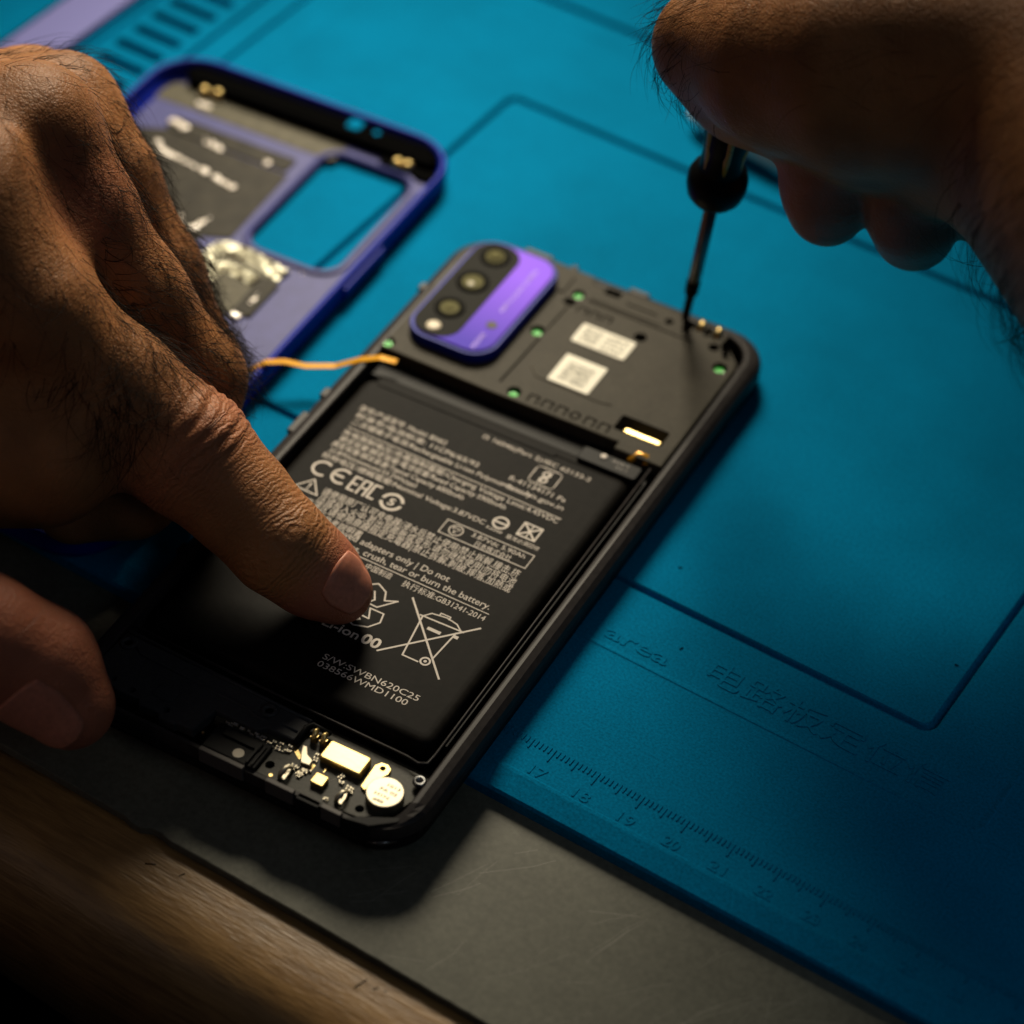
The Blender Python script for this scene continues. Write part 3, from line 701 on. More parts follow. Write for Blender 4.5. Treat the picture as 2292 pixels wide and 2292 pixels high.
g = MB(); g.tube([(46.5, 10.6, 7.0), (46.4, 14.8, 7.4), (47.2, 16.0, 7.4), (51.2, 15.8, 7.2)], 0.55, 8); g.build('rubber_gasket', M['black'], ph)
g = MB(); g.lathe((71.7, 14.4, 0), [(0.55, 5.5), (0.55, 7.75), (1.2, 7.8), (1.4, 7.2)], 20); g.build('screw_boss', M['dsteel'], ph)
g = MB(); g.cyl(71.7, 14.4, .54, 5.6, 6.4, 12); g.build('boss_core', M['coverout'], ph)
# broken front lip
g = MB()
for x0, x1, zz in ((31.5, 41.4, 7.0), (46.4, 52.6, 6.9), (58.6, 63.0, 6.9)): g.prism(rrect(x0, 0.1, x1, 1.2, 0.2, 2), 3.4, zz, 0.15)
g.build('front_lip', M['lip'], fr)
g = MB()
g.prism(rrect(53.2, -0.1, 58.2, 1.5, 0.3, 2), 3.2, 6.3, 0.2); g.prism([(63.5, -.1), (68.8, .7), (73, 4.2), (73.4, 6.0), (66, 2.0)], 3.2, 6.9, 0.3)
g.build('front_seal', M['black'], ph)
g = MB(); g.tube([(69.0, -0.1, 3.4), (71.5, 0.9, 3.5), (73.8, 2.9, 3.4)], [.1, .45, .1], 6); g.build('side_glint_strip', M['dsteel'], ph)

# ================================================================== BACK COVER (lying inside up)
cv = empty('back_cover', (-10, -12, 0.1), math.radians(5.3), 'glossy blue phone back cover lying inside up beside the phone, with an oblong camera opening', 'phone cover')
co = rrect(-4.8, -4.0, 78.0, 154.6, 13.0, 8)
c1 = MB(); c1.prism(offset(co, 1.0), 0.3, 1.5)
ch_ = MB(); ch_.prism(rrect(47.6, 101.6, 71.4, 141.6, 5.0, 8), -1, 3)
panel = subtract('inner_panel', c1, ch_, M['coverin'], cv)
c2 = MB()
c2.profile_ring(co, [(1.2, 0.0), (0.4, 0.7), (0.0, 2.2), (0.0, 4.9), (0.35, 5.6), (0.8, 5.8), (1.2, 5.7), (1.6, 5.0), (1.9, 3.4), (2.6, 2.0), (4.2, 1.45), (4.2, 0.6), (2.2, 0.2)], smooth=False)
rimo = c2.build('side_rim', M['coverout'], cv)
for p in rimo.data.polygons: p.use_smooth = True
# one black band: black plastic, with the top wall's shade in its colour
c3 = MB()
tw = rrect(-2.9, -2.1, 76.1, 152.7, 11.2, 8)
c3.prism(rrect(2, 146.6, 74, 152.0, 3.0, 4), 1.45, 4.4, 0.4)
c3.prism(rrect(60, 142.6, 75, 147.0, 1.2, 3), 1.45, 2.6, 0.3)
c3.build('top_inner_band', M['pit'], cv)
c4 = MB(); c4.rings([[(x, y, z) for x, y in offset(rrect(45.6, 99.4, 73.4, 143.6, 7.0, 8), d)] for d, z in ((0, 1.4), (0.3, 2.1), (1.2, 2.2), (1.8, 1.9), (2.2, 0.3))], cap0=False, cap1=False)
c4.build('camera_opening_rim', M['coverin'], cv)
g = MB(); g.prism(rrect(-2, 138.6, 50, 146.5, 1.5, 3), 1.5, 1.62); g.build('aerial_film', M['patch'], cv)
g = MB(); g.prism(rrect(8.0, 128.9, 42.6, 134.4, 1.0, 3), 1.5, 1.85, 0.15); a_ = g.build('graphite_strip', M['graphite'], cv)
g = MB(); g.prism([(3.0, 126.0), (8, 128.4), (43.6, 128.0), (44.4, 101.2), (38.5, 98.4), (36.4, 90), (28, 60), (10, 56), (2, 90)], 1.5, 1.75, 0.12); b_ = g.build('graphite_sheet', M['graphite'], cv)
def blob(pts, w0, zz, m, name, par, sd):
    g = MB(); r_ = random.Random(sd)
    for a, b in zip(pts[:-1], pts[1:]):
        n = max(2, int(math.dist(a, b)/1.1))
        for k in range(n):
            x = a[0] + (b[0]-a[0])*k/n + r_.uniform(-.3, .3); y = a[1] + (b[1]-a[1])*k/n + r_.uniform(-.3, .3); q = w0*r_.uniform(.55, 1.15)
            s = 0.25*q
            g.lathe((x, y, zz-0.15), [(q, 0), (q*.8, s*.7), (q*.35, s), (0, s)], 9, axis=(r_.uniform(-.15, .15), r_.uniform(-.15, .15), 1))
    return g.build(name, m, par)
M['glue'] = mat('dried_white_glue', (0.66, 0.58, 0.50), 0.35, coat=0.4)
blob([(8.6, 132), (13.5, 131.2)], 1.3, 1.8, M['glue'], 'glue_residue', a_, 1)
blob([(18, 130.9), (20, 129.4), (25.5, 128.6)], 1.1, 1.8, M['glue'], 'glue_residue', a_, 2)
blob([(36.6, 130.1), (37.6, 129.9)], 1.1, 1.8, M['glue'], 'glue_residue', a_, 3)
blob([(9.5, 123.6), (12, 121), (22, 120.0), (27.5, 119.2)], 1.05, 1.75, M['glue'], 'glue_residue', b_, 4)
blob([(29.5, 118.6), (35.6, 117.6)], 1.15, 1.75, M['glue'], 'glue_residue', b_, 5)
blob([(29.8, 101.5), (33.2, 97.6), (35.4, 100.8), (36.6, 105.8)], 1.0, 1.75, M['glue'], 'glue_residue', b_, 6)
# adhesive pad edged with torn, crinkled foil
g = MB(); g.prism([(44.6, 96.6), (61.8, 95.6), (63.2, 79.4), (59.6, 78.4), (48, 77), (42, 84)], 1.5, 1.9, 0.15); pd = g.build('adhesive_pad', M['patch'], cv)
def crumple(pts, w, sd):
    r_ = random.Random(sd); g = MB(); P = []
    n = 34
    L_ = [math.dist(pts[i], pts[i+1]) for i in range(len(pts)-1)]; tot = sum(L_)
    rows = []
    for i in range(n+1):
        d = tot*i/n; k = 0
        while k < len(L_)-1 and d > L_[k]: d -= L_[k]; k += 1
        a, b = Vector(pts[k]), Vector(pts[k+1]); p = a + (b-a)*(d/L_[k]); dr = (b-a).normalized(); nn = Vector((-dr.y, dr.x))
        rows.append([(p.x + nn.x*w*(j/5-.5) + r_.uniform(-.25, .25), p.y + nn.y*w*(j/5-.5) + r_.uniform(-.25, .25), 2.0 + r_.uniform(0, 1.0)*(1 if 0 < j < 5 else .2)) for j in range(6)])
    v = [q for r in rows for q in r] + [(q[0], q[1], 1.6) for r in rows for q in r]
    f = []; m_ = 6*(n+1)
    for i in range(n):
        for j in range(5):
            a = i*6+j; f.append((a, a+1, a+7, a+6)); f.append((a+m_, a+6+m_, a+7+m_, a+1+m_))
        f.append((i*6, i*6+6, i*6+6+m_, i*6+m_)); f.append((i*6+5, i*6+5+m_, i*6+11+m_, i*6+11))
    g.add(v, f); return g
crumple([(42.6, 86), (44.8, 97.2), (50, 97.6), (62.4, 95.4)], 4.2, 3).build('torn_foil', M['foil'], pd)
crumple([(46.5, 82), (48.4, 91), (54, 91.2), (58.0, 90.2)], 3.4, 4).build('torn_foil', M['foil'], pd)
g = MB(); g.prism([(58.6, 92.4), (63.2, 92.2), (63.2, 79.6), (58.8, 79.4)], 1.9, 2.15, 0.1); gg = g.build('dark_tape', M['graphite'], pd)
blob([(60.8, 91), (61.2, 82)], 0.75, 2.15, M['glue'], 'glue_residue', gg, 8)
g = MB(); g.prism(rrect(59.2, 77.2, 61.6, 78.6, .3, 2), 1.9, 2.3, .1); g.build('gold_pad', M['glue'], pd)
blob([(65.6, 98.6), (66.3, 98.4)], 0.8, 1.5, M['glue'], 'glue_residue', cv, 9)
for x, y in ((9.3, 145.2), (12.7, 145.9), (64.6, 144.6), (67.3, 144.9)):
    g = MB(); g.lathe((x, y, 0), [(1.3, 1.5), (1.3, 2.9), (1.05, 3.6), (0.6, 4.0), (0, 4.1)], 16); g.build('gold_contact', M['gold'], cv)
g = MB(); g.prism(rrect(9.4, 140.8, 13.4, 142.2, .5, 3), 1.6, 1.9, .1); g.build('silver_pad', M['glue'], cv)
g = MB(); g.prism(rrect(47.5, 148.4, 51.3, 152.4, 1.0, 4), 1.7, 5.0, .4); g.cyl(55.6, 150.2, 0.9, 1.7, 4.9, 16, .3)
g.build('jack_sleeve', M['mat'], cv)
g = MB(); g.prism(rrect(77.6, 95.7, 78.9, 113.7, 0.6, 4), 2.2, 4.4, 0.4); g.build('side_button', M['coverout'], cv)

# ================================================================== FLEX CABLE between cover and phone
fx = MB()
fx.ribbon([(56.5, 54.5, 2.2), (58.5, 56.5, 4.5), (61.0, 58.6, 6.6), (64.5, 60.9, 6.9), (68.4, 63.2, 5.9), (73.9, 66.8, 6.2), (78.3, 70.2, 8.0), (82.0, 72.4, 8.9), (85.5, 73.6, 8.6)], (0.55, -0.83, 0.20), 2.0, 0.14)
fo = fx.build('flex_cable', M['copper'])
tag(fo, 'orange ribbon cable bridging from the blue cover to the open phone', 'cable')

# ================================================================== HANDS (distance fields turned into one continuous skin each)
def capsule(P, a, b, ra, rb):
    a = np.array(a, np.float32); b = np.array(b, np.float32); ab = b - a
    t = np.clip(((P - a) @ ab)/float(ab @ ab), 0, 1)
    return np.sqrt(((P - a - t[..., None]*ab)**2).sum(-1)) - (ra + (rb-ra)*t)
def smin(a, b, k):
    h = np.clip(0.5 + 0.5*(b-a)/k, 0, 1)
    return b*(1-h) + a*h - k*h*(1-h)
def chain(P, pts, k=3.0):
    d = None
    for (a, ra), (b, rb) in zip(pts[:-1], pts[1:]):
        q = capsule(P, a, b, ra, rb); d = q if d is None else smin(d, q, k)
    return d
def ball(P, c, r): return np.sqrt(((P - np.array(c, np.float32))**2).sum(-1)) - r
def surface(field, lo, hi, h):
    ax = [np.arange(lo[i], hi[i], h, dtype=np.float32) for i in range(3)]
    F = np.empty([len(a) for a in ax], np.float32)
    Y, Zg = np.meshgrid(ax[1], ax[2], indexing='ij')
    for i in range(0, len(ax[0]), 8):
        xs_ = ax[0][i:i+8]
        P = np.empty((len(xs_),) + Y.shape + (3,), np.float32)
        P[..., 0] = xs_[:, None, None]; P[..., 1] = Y; P[..., 2] = Zg
        F[i:i+8] = field(P)
    s = F < 0
    nx, ny, nz = F.shape
    cnt = np.zeros((nx-1, ny-1, nz-1), np.int8)
    for dx in (0, 1):
        for dy in (0, 1):
            for dz in (0, 1): cnt += s[dx:nx-1+dx, dy:ny-1+dy, dz:nz-1+dz]
    act = (cnt > 0) & (cnt < 8)
    I, J, K = np.nonzero(act)
    idx = -np.ones(act.shape, np.int64); idx[I, J, K] = np.arange(len(I))
    acc = np.zeros((len(I), 3)); num = np.zeros(len(I))
    for axis in range(3):
        o1, o2 = [q for q in range(3) if q != axis]
        for u in (0, 1):
            for v in (0, 1):
                a = [0, 0, 0]; a[o1] = u; a[o2] = v; b = list(a); b[axis] = 1
                fa = F[I+a[0], J+a[1], K+a[2]]; fb = F[I+b[0], J+b[1], K+b[2]]
                c = (fa < 0) != (fb < 0)
                t = np.where(c, fa/np.where(fa == fb, 1, fa-fb), 0)
                p = np.stack([np.full(len(I), float(q)) for q in a], 1); p[:, axis] = t
                acc[c] += p[c]; num[c] += 1
    V = (np.stack([I, J, K], 1) + acc/num[:, None])*h + np.array([a[0] for a in ax])
    Q = []
    for axis in range(3):
        o1, o2 = [(1, 2), (2, 0), (0, 1)][axis]
        sl0 = [slice(None)]*3; sl1 = [slice(None)]*3; sl0[axis] = slice(0, -1); sl1[axis] = slice(1, None)
        ch = s[tuple(sl0)] != s[tuple(sl1)]
        E = np.array(np.nonzero(ch)).T
        ok = (E[:, o1] > 0) & (E[:, o2] > 0) & (E[:, o1] < F.shape[o1]-1) & (E[:, o2] < F.shape[o2]-1)
        E = E[ok]
        def cell(du, dv):
            e = E.copy(); e[:, o1] += du; e[:, o2] += dv; return idx[e[:, 0], e[:, 1], e[:, 2]]
        q = np.stack([cell(-1, -1), cell(0, -1), cell(0, 0), cell(-1, 0)], 1)
        flip = ~s[E[:, 0], E[:, 1], E[:, 2]]
        q[flip] = q[flip][:, ::-1]
        Q.append(q)
    Q = np.concatenate(Q)
    return V, Q[(Q >= 0).all(1)]
def relax(V, Q, it=2, lam=0.5):
    E = np.concatenate([Q[:, [0, 1]], Q[:, [1, 2]], Q[:, [2, 3]], Q[:, [3, 0]]])
    E = np.concatenate([E, E[:, ::-1]])
    for _ in range(it):
        a = np.zeros_like(V); c = np.zeros(len(V))
        for k in range(3): a[:, k] = np.bincount(E[:, 0], V[E[:, 1], k], len(V))
        c = np.bincount(E[:, 0], minlength=len(V))
        V = V + lam*(a/np.maximum(c, 1)[:, None] - V)
    return V
def normals(V, Q):
    n = np.cross(V[Q[:, 2]] - V[Q[:, 0]], V[Q[:, 3]] - V[Q[:, 1]]); N_ = np.zeros_like(V)
    for j in range(4):
        for k in range(3): N_[:, k] += np.bincount(Q[:, j], n[:, k], len(V))
    return N_/np.maximum(np.linalg.norm(N_, axis=1), 1e-9)[:, None]
def along(V, pts):
    """mm travelled along a joint chain and distance from it, for each vertex"""
    best = np.full(len(V), 1e9); T = np.zeros(len(V)); acc = 0.0
    for (a, _), (b, _) in zip(pts[:-1], pts[1:]):
        a = np.array(a); b = np.array(b); ab = b-a; L_ = np.linalg.norm(ab); t = np.clip(((V-a)@ab)/(L_*L_), 0, 1)
        d = np.linalg.norm(V-a-t[:, None]*ab, axis=1); m_ = d < best
        best[m_] = d[m_]; T[m_] = (acc + t*L_)[m_]; acc += L_
    return T, best, acc
def bump_at(V, Nn, c, r, amt):
    d = np.linalg.norm(V - np.array(c), axis=1); return V + Nn*(amt*np.exp(-(d/r)**2))[:, None]
def skin_object(name, V, Q, attrs):
    me = bpy.data.meshes.new(name); me.from_pydata((V*S).tolist(), [], Q.tolist())
    me.polygons.foreach_set('use_smooth', [True]*len(Q)); me.update(); me.materials.append(M['skin'])
    for k, a in attrs.items():
        at_ = me.attributes.new(k, 'FLOAT', 'POINT'); at_.data.foreach_set('value', a.astype(np.float32))
    o = bpy.data.objects.new(name, me); col.objects.link(o)
    return o
def strands(V, Nn, prob, comb, n, l0, l1, r0, sd, curl=0.6, lift=0.45):
    """fine tapering hairs rooted on the skin; prob = weight per vertex, comb(p, n) = lie direction"""
    g = np.random.default_rng(sd); p = prob/prob.sum(); ids = g.choice(len(V), n, p=p)
    mb = MB()
    for i in ids:
        nn = Vector(Nn[i]); root = Vector(V[i] + g.normal(0, .25, 3)); root -= nn*0.15
        d = Vector(comb(V[i], Nn[i])); d = (d - nn*d.dot(nn)); 
        if d.length < 1e-4: continue
        d.normalize(); sd_ = nn.cross(d)
        d = (d + sd_*g.normal(0, .38)).normalized(); sd_ = nn.cross(d)
        ln = g.uniform(l0, l1); ns = 7; st = ln/ns
        ang = g.normal(0, curl)/ns; li = lift*g.uniform(.35, 1.5)
        cur = (d + nn*li).normalized(); pts = [root.copy()]; q = root.copy()
        for k in range(ns):
            q = q + cur*st; pts.append(q.copy())
            cur = (cur + sd_*ang - nn*(li*1.5/ns) + Vector(g.normal(0, .045, 3))).normalized()
        rr = r0*g.uniform(.6, 1.2)
        mb.tube(pts, [rr*(1-.85*(k/ns)**1.5) for k in range(ns+1)], 3)
    return mb
def nail(name, par, field, c, axis, nrm, length, width, rad, off=0.42, m=None):
    """curved plate grown on the skin: c = root centre, axis = towards the tip, nrm = out of the nail"""
    a = Vector(axis).normalized(); n = Vector(nrm); n = (n - a*n.dot(a)).normalized(); s_ = a.cross(n); c = Vector(c)
    nu, nv = 22, 18; P = []; E = []
    for i in range(nu+1):
        t = i/nu
        half = width/2*(0.80 + 0.20*min(1, t*3.5))*(1 if t < .70 else math.sqrt(max(0.02, 1-((t-.70)/.31)**2)))
        for j in range(nv+1):
            q = (j/nv - .5)*2
            ang = q*half/rad
            ll = t*length + (1-t)*1.1*q*q
            P.append(tuple(c + a*ll + (s_*math.sin(ang) + n*math.cos(ang))*(rad+1.0)))
            E.append(min(1.0, (1-abs(q))*5, t*8 + 0.0))
    P = np.array(P, np.float32); E = np.clip(np.array(E), 0, 1)
    G = None
    for it in range(7):
        f0 = field(P[None, None])[0, 0]; g = np.zeros_like(P)
        for k in range(3):
            d = P.copy(); d[:, k] += 0.3; g[:, k] = (field(d[None, None])[0, 0] - f0)/0.3
        g /= np.maximum(np.linalg.norm(g, axis=1), 1e-6)[:, None]
        P = P - g*(f0 - off)[:, None]; G = g
    top = P + G*(-0.22*(1-E))[:, None]; bot = P - G*0.8
    W_ = nv+1; K_ = len(top); f = []
    for i in range(nu):
        for j in range(nv):
            q = i*W_+j; f.append((q, q+1, q+W_+1, q+W_)); f.append((K_+q, K_+q+W_, K_+q+W_+1, K_+q+1))
    for j in range(nv):
        f.append((j, K_+j, K_+j+1, j+1)); q = nu*W_+j; f.append((q, q+1, K_+q+1, K_+q))
    for i in range(nu):
        q = i*W_; f.append((q, q+W_, K_+q+W_, K_+q)); q += nv; f.append((q, K_+q, K_+q+W_, q+W_))
    mb = MB(); mb.add(top.tolist()+bot.tolist(), f, True)
    return mb.build(name, m or M['nail'], par)

# ---- left hand: index finger pressing on the battery, thumb steadying the bench side
IDX = [((40.9, -5.8, 70.0), 15), ((55.0, -5.0, 62.0), 13.4), ((70.2, -0.6, 47.0), 12.2), ((85.4, 2.4, 36.5), 12.3), ((97.4, 2.4, 30.0), 10.0), ((108.1, 1.3, 25.0), 9.4), ((114.9, 3.7, 19.0), 8.3), ((119.6, 5.3, 15.4), 6.5)]
MID = [((33.1, 22.8, 78.0), 12.5), ((46.1, 20.2, 66.0), 11.0), ((58.2, 20.5, 50.0), 10.5), ((72.0, 22.2, 34.0), 9.4), ((74.8, 14.0, 22.0), 9.0), ((71.1, 1.2, 18.0), 8.6), ((61.9, -6.3, 15.0), 7.8)]
RNG = [((23.7, 42.4, 68.0), 10.2), ((37.9, 39.5, 58.0), 9.2), ((51.3, 36.5, 42.0), 8.8), ((65.0, 32.8, 26.0), 7.6), ((61.2, 32.5, 14.0), 7.5), ((54.2, 26.7, 10.0), 7)]
PNK = [((9.6, 47.9, 60.0), 10.5), ((23.1, 45.6, 46.0), 8.5), ((36.0, 42.1, 30.0), 8.0), ((37.6, 40.5, 14.0), 7.0), ((34.6, 31.2, 10.0), 6.5)]
THM = [((45.7, -66.1, 48.0), 17), ((64.6, -60.6, 38.0), 13.5), ((79.2, -52.7, 28.0), 11.8), ((87.3, -46.8, 20.0), 11.2), ((94.6, -46.8, 14.0), 8.6)]
BACK = [((40.9, -5.8, 70.0), 15), ((33.1, 22.8, 78.0), 12.5), ((23.7, 42.4, 68.0), 10.2), ((9.6, 47.9, 60.0), 10.5)]
WR = (-14.5, -28.9, 78.0)
def left_field(P):
    d = None
    for c in (IDX, MID, RNG, PNK):
        q = chain(P, c, 4.0); d = q if d is None else smin(d, q, 2.2)
    pm = None
    for (p, r) in BACK:
        q = capsule(P, p, WR, r, 22); pm = q if pm is None else smin(pm, q, 9)
    # webs between the roots of the fingers, then the palm side
    pm = smin(pm, capsule(P, (37.4, -0.5, 79.0), (48.7, 7.4, 65.0), 14, 8.5), 9)
    pm = smin(pm, capsule(P, (29.7, 34.7, 64.0), (40.0, 32.9, 55.0), 11, 6.5), 7)
    q = capsule(P, (22.4, 1.8, 45.0), (4.5, -21.3, 60.0), 17, 24); pm = smin(pm, q, 10)
    q = capsule(P, (34.2, -40.8, 46.0), (64.9, -16.4, 40.0), 18, 15); pm = smin(pm, q, 8)
    q = capsule(P, (45.7, -66.1, 48.0), WR, 17, 24); pm = smin(pm, q, 12)
    q = capsule(P, (45.7, -66.1, 48.0), (29.2, 4.6, 52.0), 15, 12); pm = smin(pm, q, 10)
    d = smin(d, pm, 7)
    return smin(d, chain(P, THM, 4.0), 5)
V, Q = surface(left_field, (-45, -85, 1.0), (165, 135, 112), 0.9)
V = relax(V, Q, 3)
Nn = normals(V, Q)
Tix, Dix, Lix = along(V, IDX)
# knuckles, the swelling over the finger joint and its folds
mk1 = np.array((42.0, 15.3, 92.0)); V = bump_at(V, Nn, mk1, 9, 1.5)
V = bump_at(V, Nn, np.array((51.9, 12.9, 76.0)), 9, -1.8)
V = bump_at(V, Nn, np.array((60.1, 4.5, 62.0)), 11, -0.8)
V = bump_at(V, Nn, np.array((92.6, 1.4, 50.0)), 7.5, 1.3)
onidx = Dix < 15
def crease(V, t0, amp, wid, skew=0.0):
    n = np.sin(V[:, 0]*0.5 + V[:, 2]*0.35)*0.7
    return -amp*np.exp(-((Tix - t0 - n - skew*(V[:, 2]-45))/wid)**2)*onidx
# chain stations of the finger joints
def station(k): return sum(math.dist(IDX[i][0], IDX[i+1][0]) for i in range(k))
sP = station(3); sD = station(5)
up = np.clip(Nn[:, 2]*0.7 + 0.5, 0, 1)
disp = crease(V, sP-3.6, .75, .75, .05) + crease(V, sP-1.3, .55, .6, .03) + crease(V, sP+1.0, .6, .6) + crease(V, sP+3.6, .65, .7, -.04) + crease(V, sP+6.0, .4, .6) + crease(V, sP-6.5, .4, .8)
for k in range(8): disp += crease(V, sD-4.6+1.35*k, .30 - .02*abs(k-3), .38)
V = V + Nn*(disp*up)[:, None]
Nn = normals(V, Q)
wr = 0.18 + 1.0*np.exp(-((Tix-sP)/8)**2)*onidx + 1.1*np.exp(-((Tix-sD)/6)**2)*onidx + 0.55*onidx*((Tix > sP) & (Tix < sD+7))
wr = np.where(Tix > sD + 7, 0.12, wr)
red = 0.75*np.clip((Tix-sD-3)/6, 0, 1)*onidx + 0.45*np.exp(-((Tix-sP)/9)**2)*onidx
Tt, Dt, Lt = along(V, THM); red = np.maximum(red, np.where(Dt < 14, 0.75, 0))  # thumb flush made lighter, standing in for reddish bounced light
wr = np.where(Dt < 14, 0.25, wr)
dm = np.linalg.norm(V - np.array((48.4, 16.6, 72.0)), axis=1); red = np.maximum(red, 0.7*np.exp(-(dm/12)**2))
lh = skin_object('hand', V, Q, {'along': Tix, 'wrinkle': wr, 'redness': red})
tag(lh, 'hairy left hand at the left edge, its index fingertip pressing on the battery', 'hand')
tipd = Vector(IDX[-1][0]) - Vector(IDX[-3][0])
nail('fingernail', lh, left_field, Vector(IDX[-2][0]) - tipd.normalized()*0.5, tipd, (0.50, -0.25, 0.85), 12.5, 11.5, 7.9)
thd = Vector(THM[-1][0]) - Vector(THM[-2][0])
nail('thumbnail', lh, left_field, Vector(THM[-2][0]) + thd.normalized()*(-1.0), thd, (-0.22, -0.86, 0.66), 18.5, 14.5, 10.6)

# ---- hair on the left hand
ok = (V[:, 0] > -44) & (Nn @ np.array([0.36, -0.61, 0.71]) > -0.35)
def near(px): return np.exp(-(np.linalg.norm(V - np.array(px), axis=1)/13)**2)
Tm, Dm, _ = along(V, MID); Tr, Dr, _ = along(V, RNG)
Tb, Db, _ = along(V, [(BACK[0][0], 1), (WR, 1)])
fing = np.array(IDX[3][0]) - np.array(IDX[1][0]); fing /= np.linalg.norm(fing)
sidev = np.array([0.45, 0.55, 0.1])
nearfinger = (Dix < 15) & (Tix > station(1)-8) & (Tix < sP-7) & (Nn[:, 2] > 0.28)
w1 = ok*nearfinger*(np.exp(-((Tix-(sP-20))/11)**2) + .12)
g1 = strands(V, Nn, w1, lambda p, n: fing*0.55 - sidev*0.75 + 0.5*np.sin(p[0]*.35)*np.array([.6, -.3, 0]), 400, 6, 16, 0.065, 21, curl=1.6)
w2 = ok*(Dm < 14)*(Dix > 12.5)*(Tm < 66)*(0.25 + np.clip(Tm/60, 0, 1))*(Nn[:, 2] > -.1)
g2 = strands(V, Nn, w2, lambda p, n: fing*0.75 + sidev*0.55, 650, 5, 13, 0.068, 22, curl=1.3)
w3 = ok*(Dr < 13)*(Tr < 64)*(0.2 + np.clip(Tr/50, 0, 1)**1.5)
g3 = strands(V, Nn, w3, lambda p, n: fing*0.8 + sidev*0.7, 1000, 4, 10.5, 0.065, 23, curl=1.4, lift=.6)
far = (Dix > 16) | (Tix < station(1))
w4 = ok*far*(Dt > 16)*(Dm > 4)*(Nn[:, 2] > 0.1)*(V[:, 2] > 45)*(Tm < 30)
g4 = strands(V, Nn, w4, lambda p, n: fing*0.5 + sidev*(0.9 if p[1] > 60 else -.35), 800, 6, 15, 0.062, 24, curl=1.0, lift=.35)
allh = MB()
for g_ in (g1, g2, g3, g4): allh.add(g_.v, g_.f, True)
ho = allh.build('hair', M['hair'], lh); ho['kind'] = 'stuff'

# ---- screwdriver standing on the phone under the right hand
tipw = Vector((130.3, 121.8, 9.3)); topw = Vector((135.5, 118.2, 49.0))
sd_ax = (topw - tipw).normalized(); sl_ = (topw-tipw).length
sdr = empty('screwdriver', tuple(tipw), 0, 'small black-handled screwdriver standing with its bit in a corner of the phone', 'screwdriver')
def sdpart(name, prof, m, n=28, par=None):
    g = MB(); g.lathe((0, 0, 0), prof, n, axis=tuple(sd_ax)); return g.build(name, m, par or sdr)
sdpart('blade', [(0.5, 0), (0.75, 1.5), (0.8, 6), (0.95, 9), (1.35, 10.5), (1.35, 14), (1.45, 15), (1.45, sl_+4)], M['dsteel'])
sdpart('bit_tip', [(0.3, -0.8), (0.55, 0.2), (0.9, 1.5), (1.0, 8.5), (1.55, 10), (1.6, 13.5), (1.3, 14.2)], M['handle'])
H0 = sl_
sdpart('handle', [(1.5, H0-1.0), (2.6, H0-0.6), (4.9, H0+0.2), (6.0, H0+1.8), (6.5, H0+4.2), (6.5, H0+6.2), (5.9, H0+7.8), (4.7, H0+8.6), (4.5, H0+9.6), (4.5, H0+15), (4.9, H0+17), (5.2, H0+22), (5.2, H0+36), (4.4, H0+38), (0.5, H0+38)], M['handle'])
g = MB()
u_ = sd_ax.orthogonal().normalized(); v_ = sd_ax.cross(u_)
for k in range(6):
    a = 2*PI*k/6 + 0.35; r_ = u_*math.cos(a) + v_*math.sin(a)
    g.tube([tuple(sd_ax*(H0+h) + r_*q) for h, q in ((10.5, 4.0), (15, 4.2), (22, 4.9), (34, 4.9))], [0.5, .8, .8, .8], 8)
g.build('handle_inlay', M['yellow'], sdr)['label'] = 'yellow inlaid stripes'

# ---- pale metal tool lying on the mat behind the hand
g = MB()
A_, B_ = Vector((88.8, 196.8, 4.0)), Vector((121.0, 191.4, 4.0))
dd = (B_-A_).normalized(); g.tube([tuple(A_), tuple(A_+dd*3), tuple(A_+(B_-A_)*.5), tuple(B_)], [1.2, 2.6, 2.9, 2.2], 12)
g.tube([tuple(A_-dd*0), tuple(A_+dd*1.5)], [.4, 1.2], 10)
tag(g.build('metal_rod', M['glue']), 'short pale metal tool lying on the blue mat, mostly hidden behind the right hand', 'tool')

# ---- right hand
PIP = (133.9, 112.9, 90.0)
R_IDX = [((200.8, 120.9, 108.0), 24), ((183.0, 116.9, 104.0), 22), ((166.5, 110.5, 100.0), 20), ((149.8, 110.2, 95.0), 16.5), (PIP, 10.8), ((140.9, 114.1, 82.0), 9.6), ((142.7, 121.2, 74.0), 8)]
R_THM = [((210.4, 126.5, 84.0), 19), ((189.4, 121.3, 88.0), 16), ((168.7, 114.7, 86.0), 12.5), ((152.5, 114.9, 82.0), 10), ((144.9, 116.0, 80.0), 8.5)]
R_MID = [((191.6, 123.8, 100.0), 19), ((172.8, 119.8, 88.0), 13), ((162.4, 112.7, 76.0), 9.6), ((162.8, 113.0, 68.0), 8.8), ((163.2, 114.2, 62.0), 8.2)]
R_RNG = [((200.1, 120.8, 98.0), 19), ((185.8, 117.7, 86.0), 13), ((178.8, 117.3, 74.0), 9.8), ((180.1, 118.2, 66.0), 9.0), ((179.6, 121.7, 59.0), 8.6)]
R_PNK = [((208.1, 118.1, 92.0), 18), ((198.5, 122.2, 80.0), 12), ((192.1, 125.0, 70.0), 8), ((191.2, 135.7, 60.0), 7.5), ((191.3, 142.9, 54.0), 7)]
R_WR = (248.9, 78.1, 108.0)
R_FA = (295.7, -17.8, 165.0)
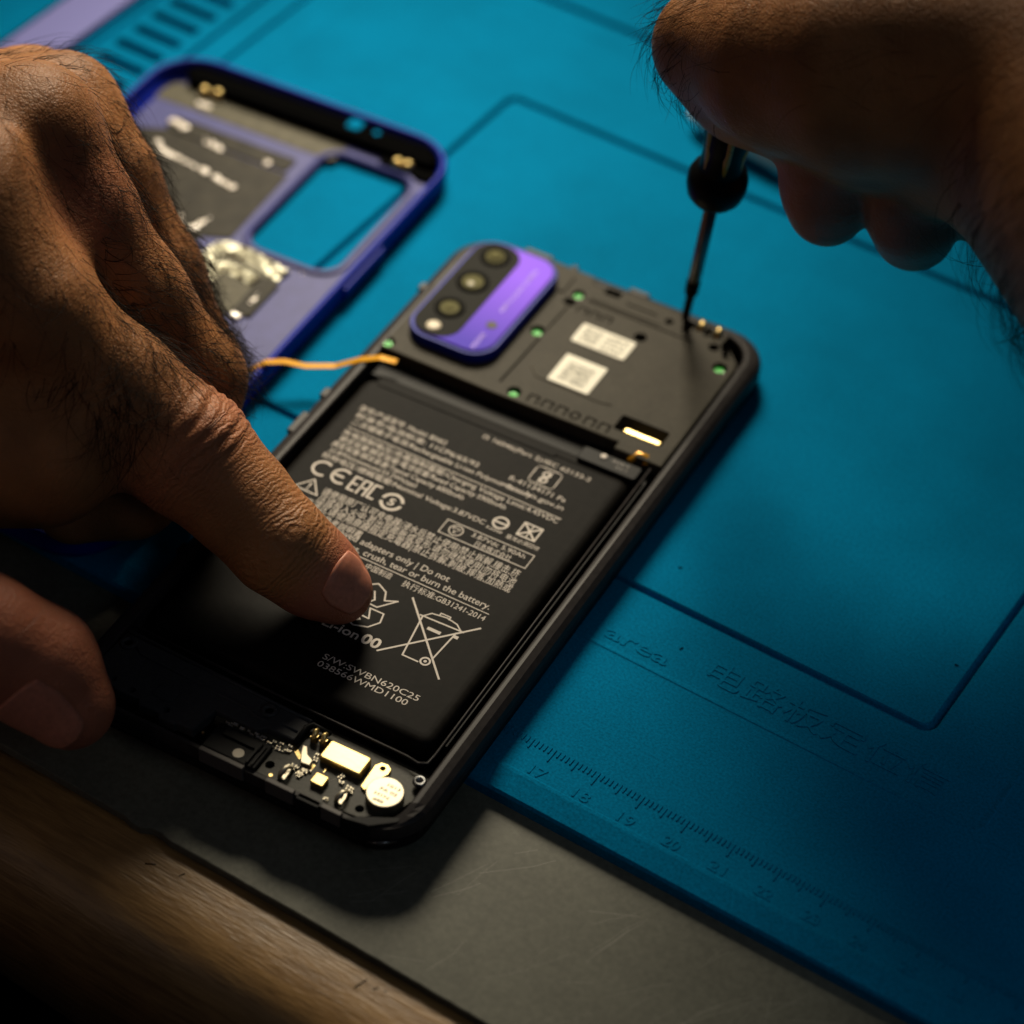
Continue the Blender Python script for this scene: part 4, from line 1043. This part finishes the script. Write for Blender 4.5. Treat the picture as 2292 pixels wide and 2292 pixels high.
def right_field(P):
    d = None
    for c in (R_IDX, R_THM):
        q = chain(P, c, 6.0); d = q if d is None else smin(d, q, 5)
    pm = capsule(P, R_IDX[0][0], R_WR, 22, 25)
    for p, r in ((R_THM[0][0], 20), (R_RNG[0][0], 19), (R_PNK[0][0], 18)):
        pm = smin(pm, capsule(P, p, R_WR, r, 25), 9)
    pm = smin(pm, capsule(P, (202.3, 117.1, 90.0), R_WR, 18, 24), 8)
    pm = smin(pm, capsule(P, R_WR, R_FA, 25, 26), 9)
    d = smin(d, pm, 6)
    for c in (R_MID, R_RNG, R_PNK): d = smin(d, chain(P, c, 3.5), 1.6)
    return d
V, Q = surface(right_field, (95, 60, 42), (280, 250, 150), 1.0)
V = relax(V, Q, 3); Nn = normals(V, Q)
for c_, r_, a_ in (((163.1, 100.7, 112.0), 14, 1.6), ((184.6, 98.6, 122.0), 15, 1.2), ((161.5, 95.4, 95.0), 9, -1.0), ((180.5, 88.7, 112.0), 12, -1.2), ((135.5, 105.4, 98.0), 6, .8)): V = bump_at(V, Nn, np.array(c_), r_, a_)
Ti, Di, _ = along(V, R_IDX)
fin = np.zeros(len(V))
for c in (R_MID, R_RNG):
    tt, dd_, L_ = along(V, c); fin = np.maximum(fin, (dd_ < 11)*np.clip((tt-(L_-26))/14, 0, 1))
rh = skin_object('hand', V, Q, {'along': Ti, 'wrinkle': 0.35*np.ones(len(V)), 'redness': 0.8*fin})
tag(rh, 'right hand at the top right corner, dark underneath, gripping the small screwdriver', 'hand')
ok = Nn @ np.array([0.36, -0.61, 0.71]) > -0.6
dP = np.linalg.norm(V - np.array(PIP), axis=1)
w1 = ok*np.exp(-((dP-9)/6)**2)*(Nn @ np.array([-.8, -.55, 0]) > 0.15)
dirR = np.array([-.15, -.35, -.9])
h1 = strands(V, Nn, w1, lambda p, n: dirR, 170, 5, 13, 0.055, 31, curl=2.4, lift=.7)
w2 = ok*(Di < 24)*(Nn[:, 2] > .1)
h2 = strands(V, Nn, w2, lambda p, n: np.array([-.8, -.4, 0]), 260, 5, 12, 0.05, 32)
ww = np.exp(-((np.linalg.norm(V - np.array(R_WR), axis=1)-25)/22)**2)*(Nn @ np.array([-.84, -.55, 0]) > 0.0)*ok
h3 = strands(V, Nn, ww, lambda p, n: np.array([-.3, -.6, -.6]), 480, 8, 19, 0.065, 33, curl=1.2, lift=.8)
allh = MB()
for g_ in (h1, h2, h3): allh.add(g_.v, g_.f, True)
ho = allh.build('hair', M['hair'], rh); ho['kind'] = 'stuff'
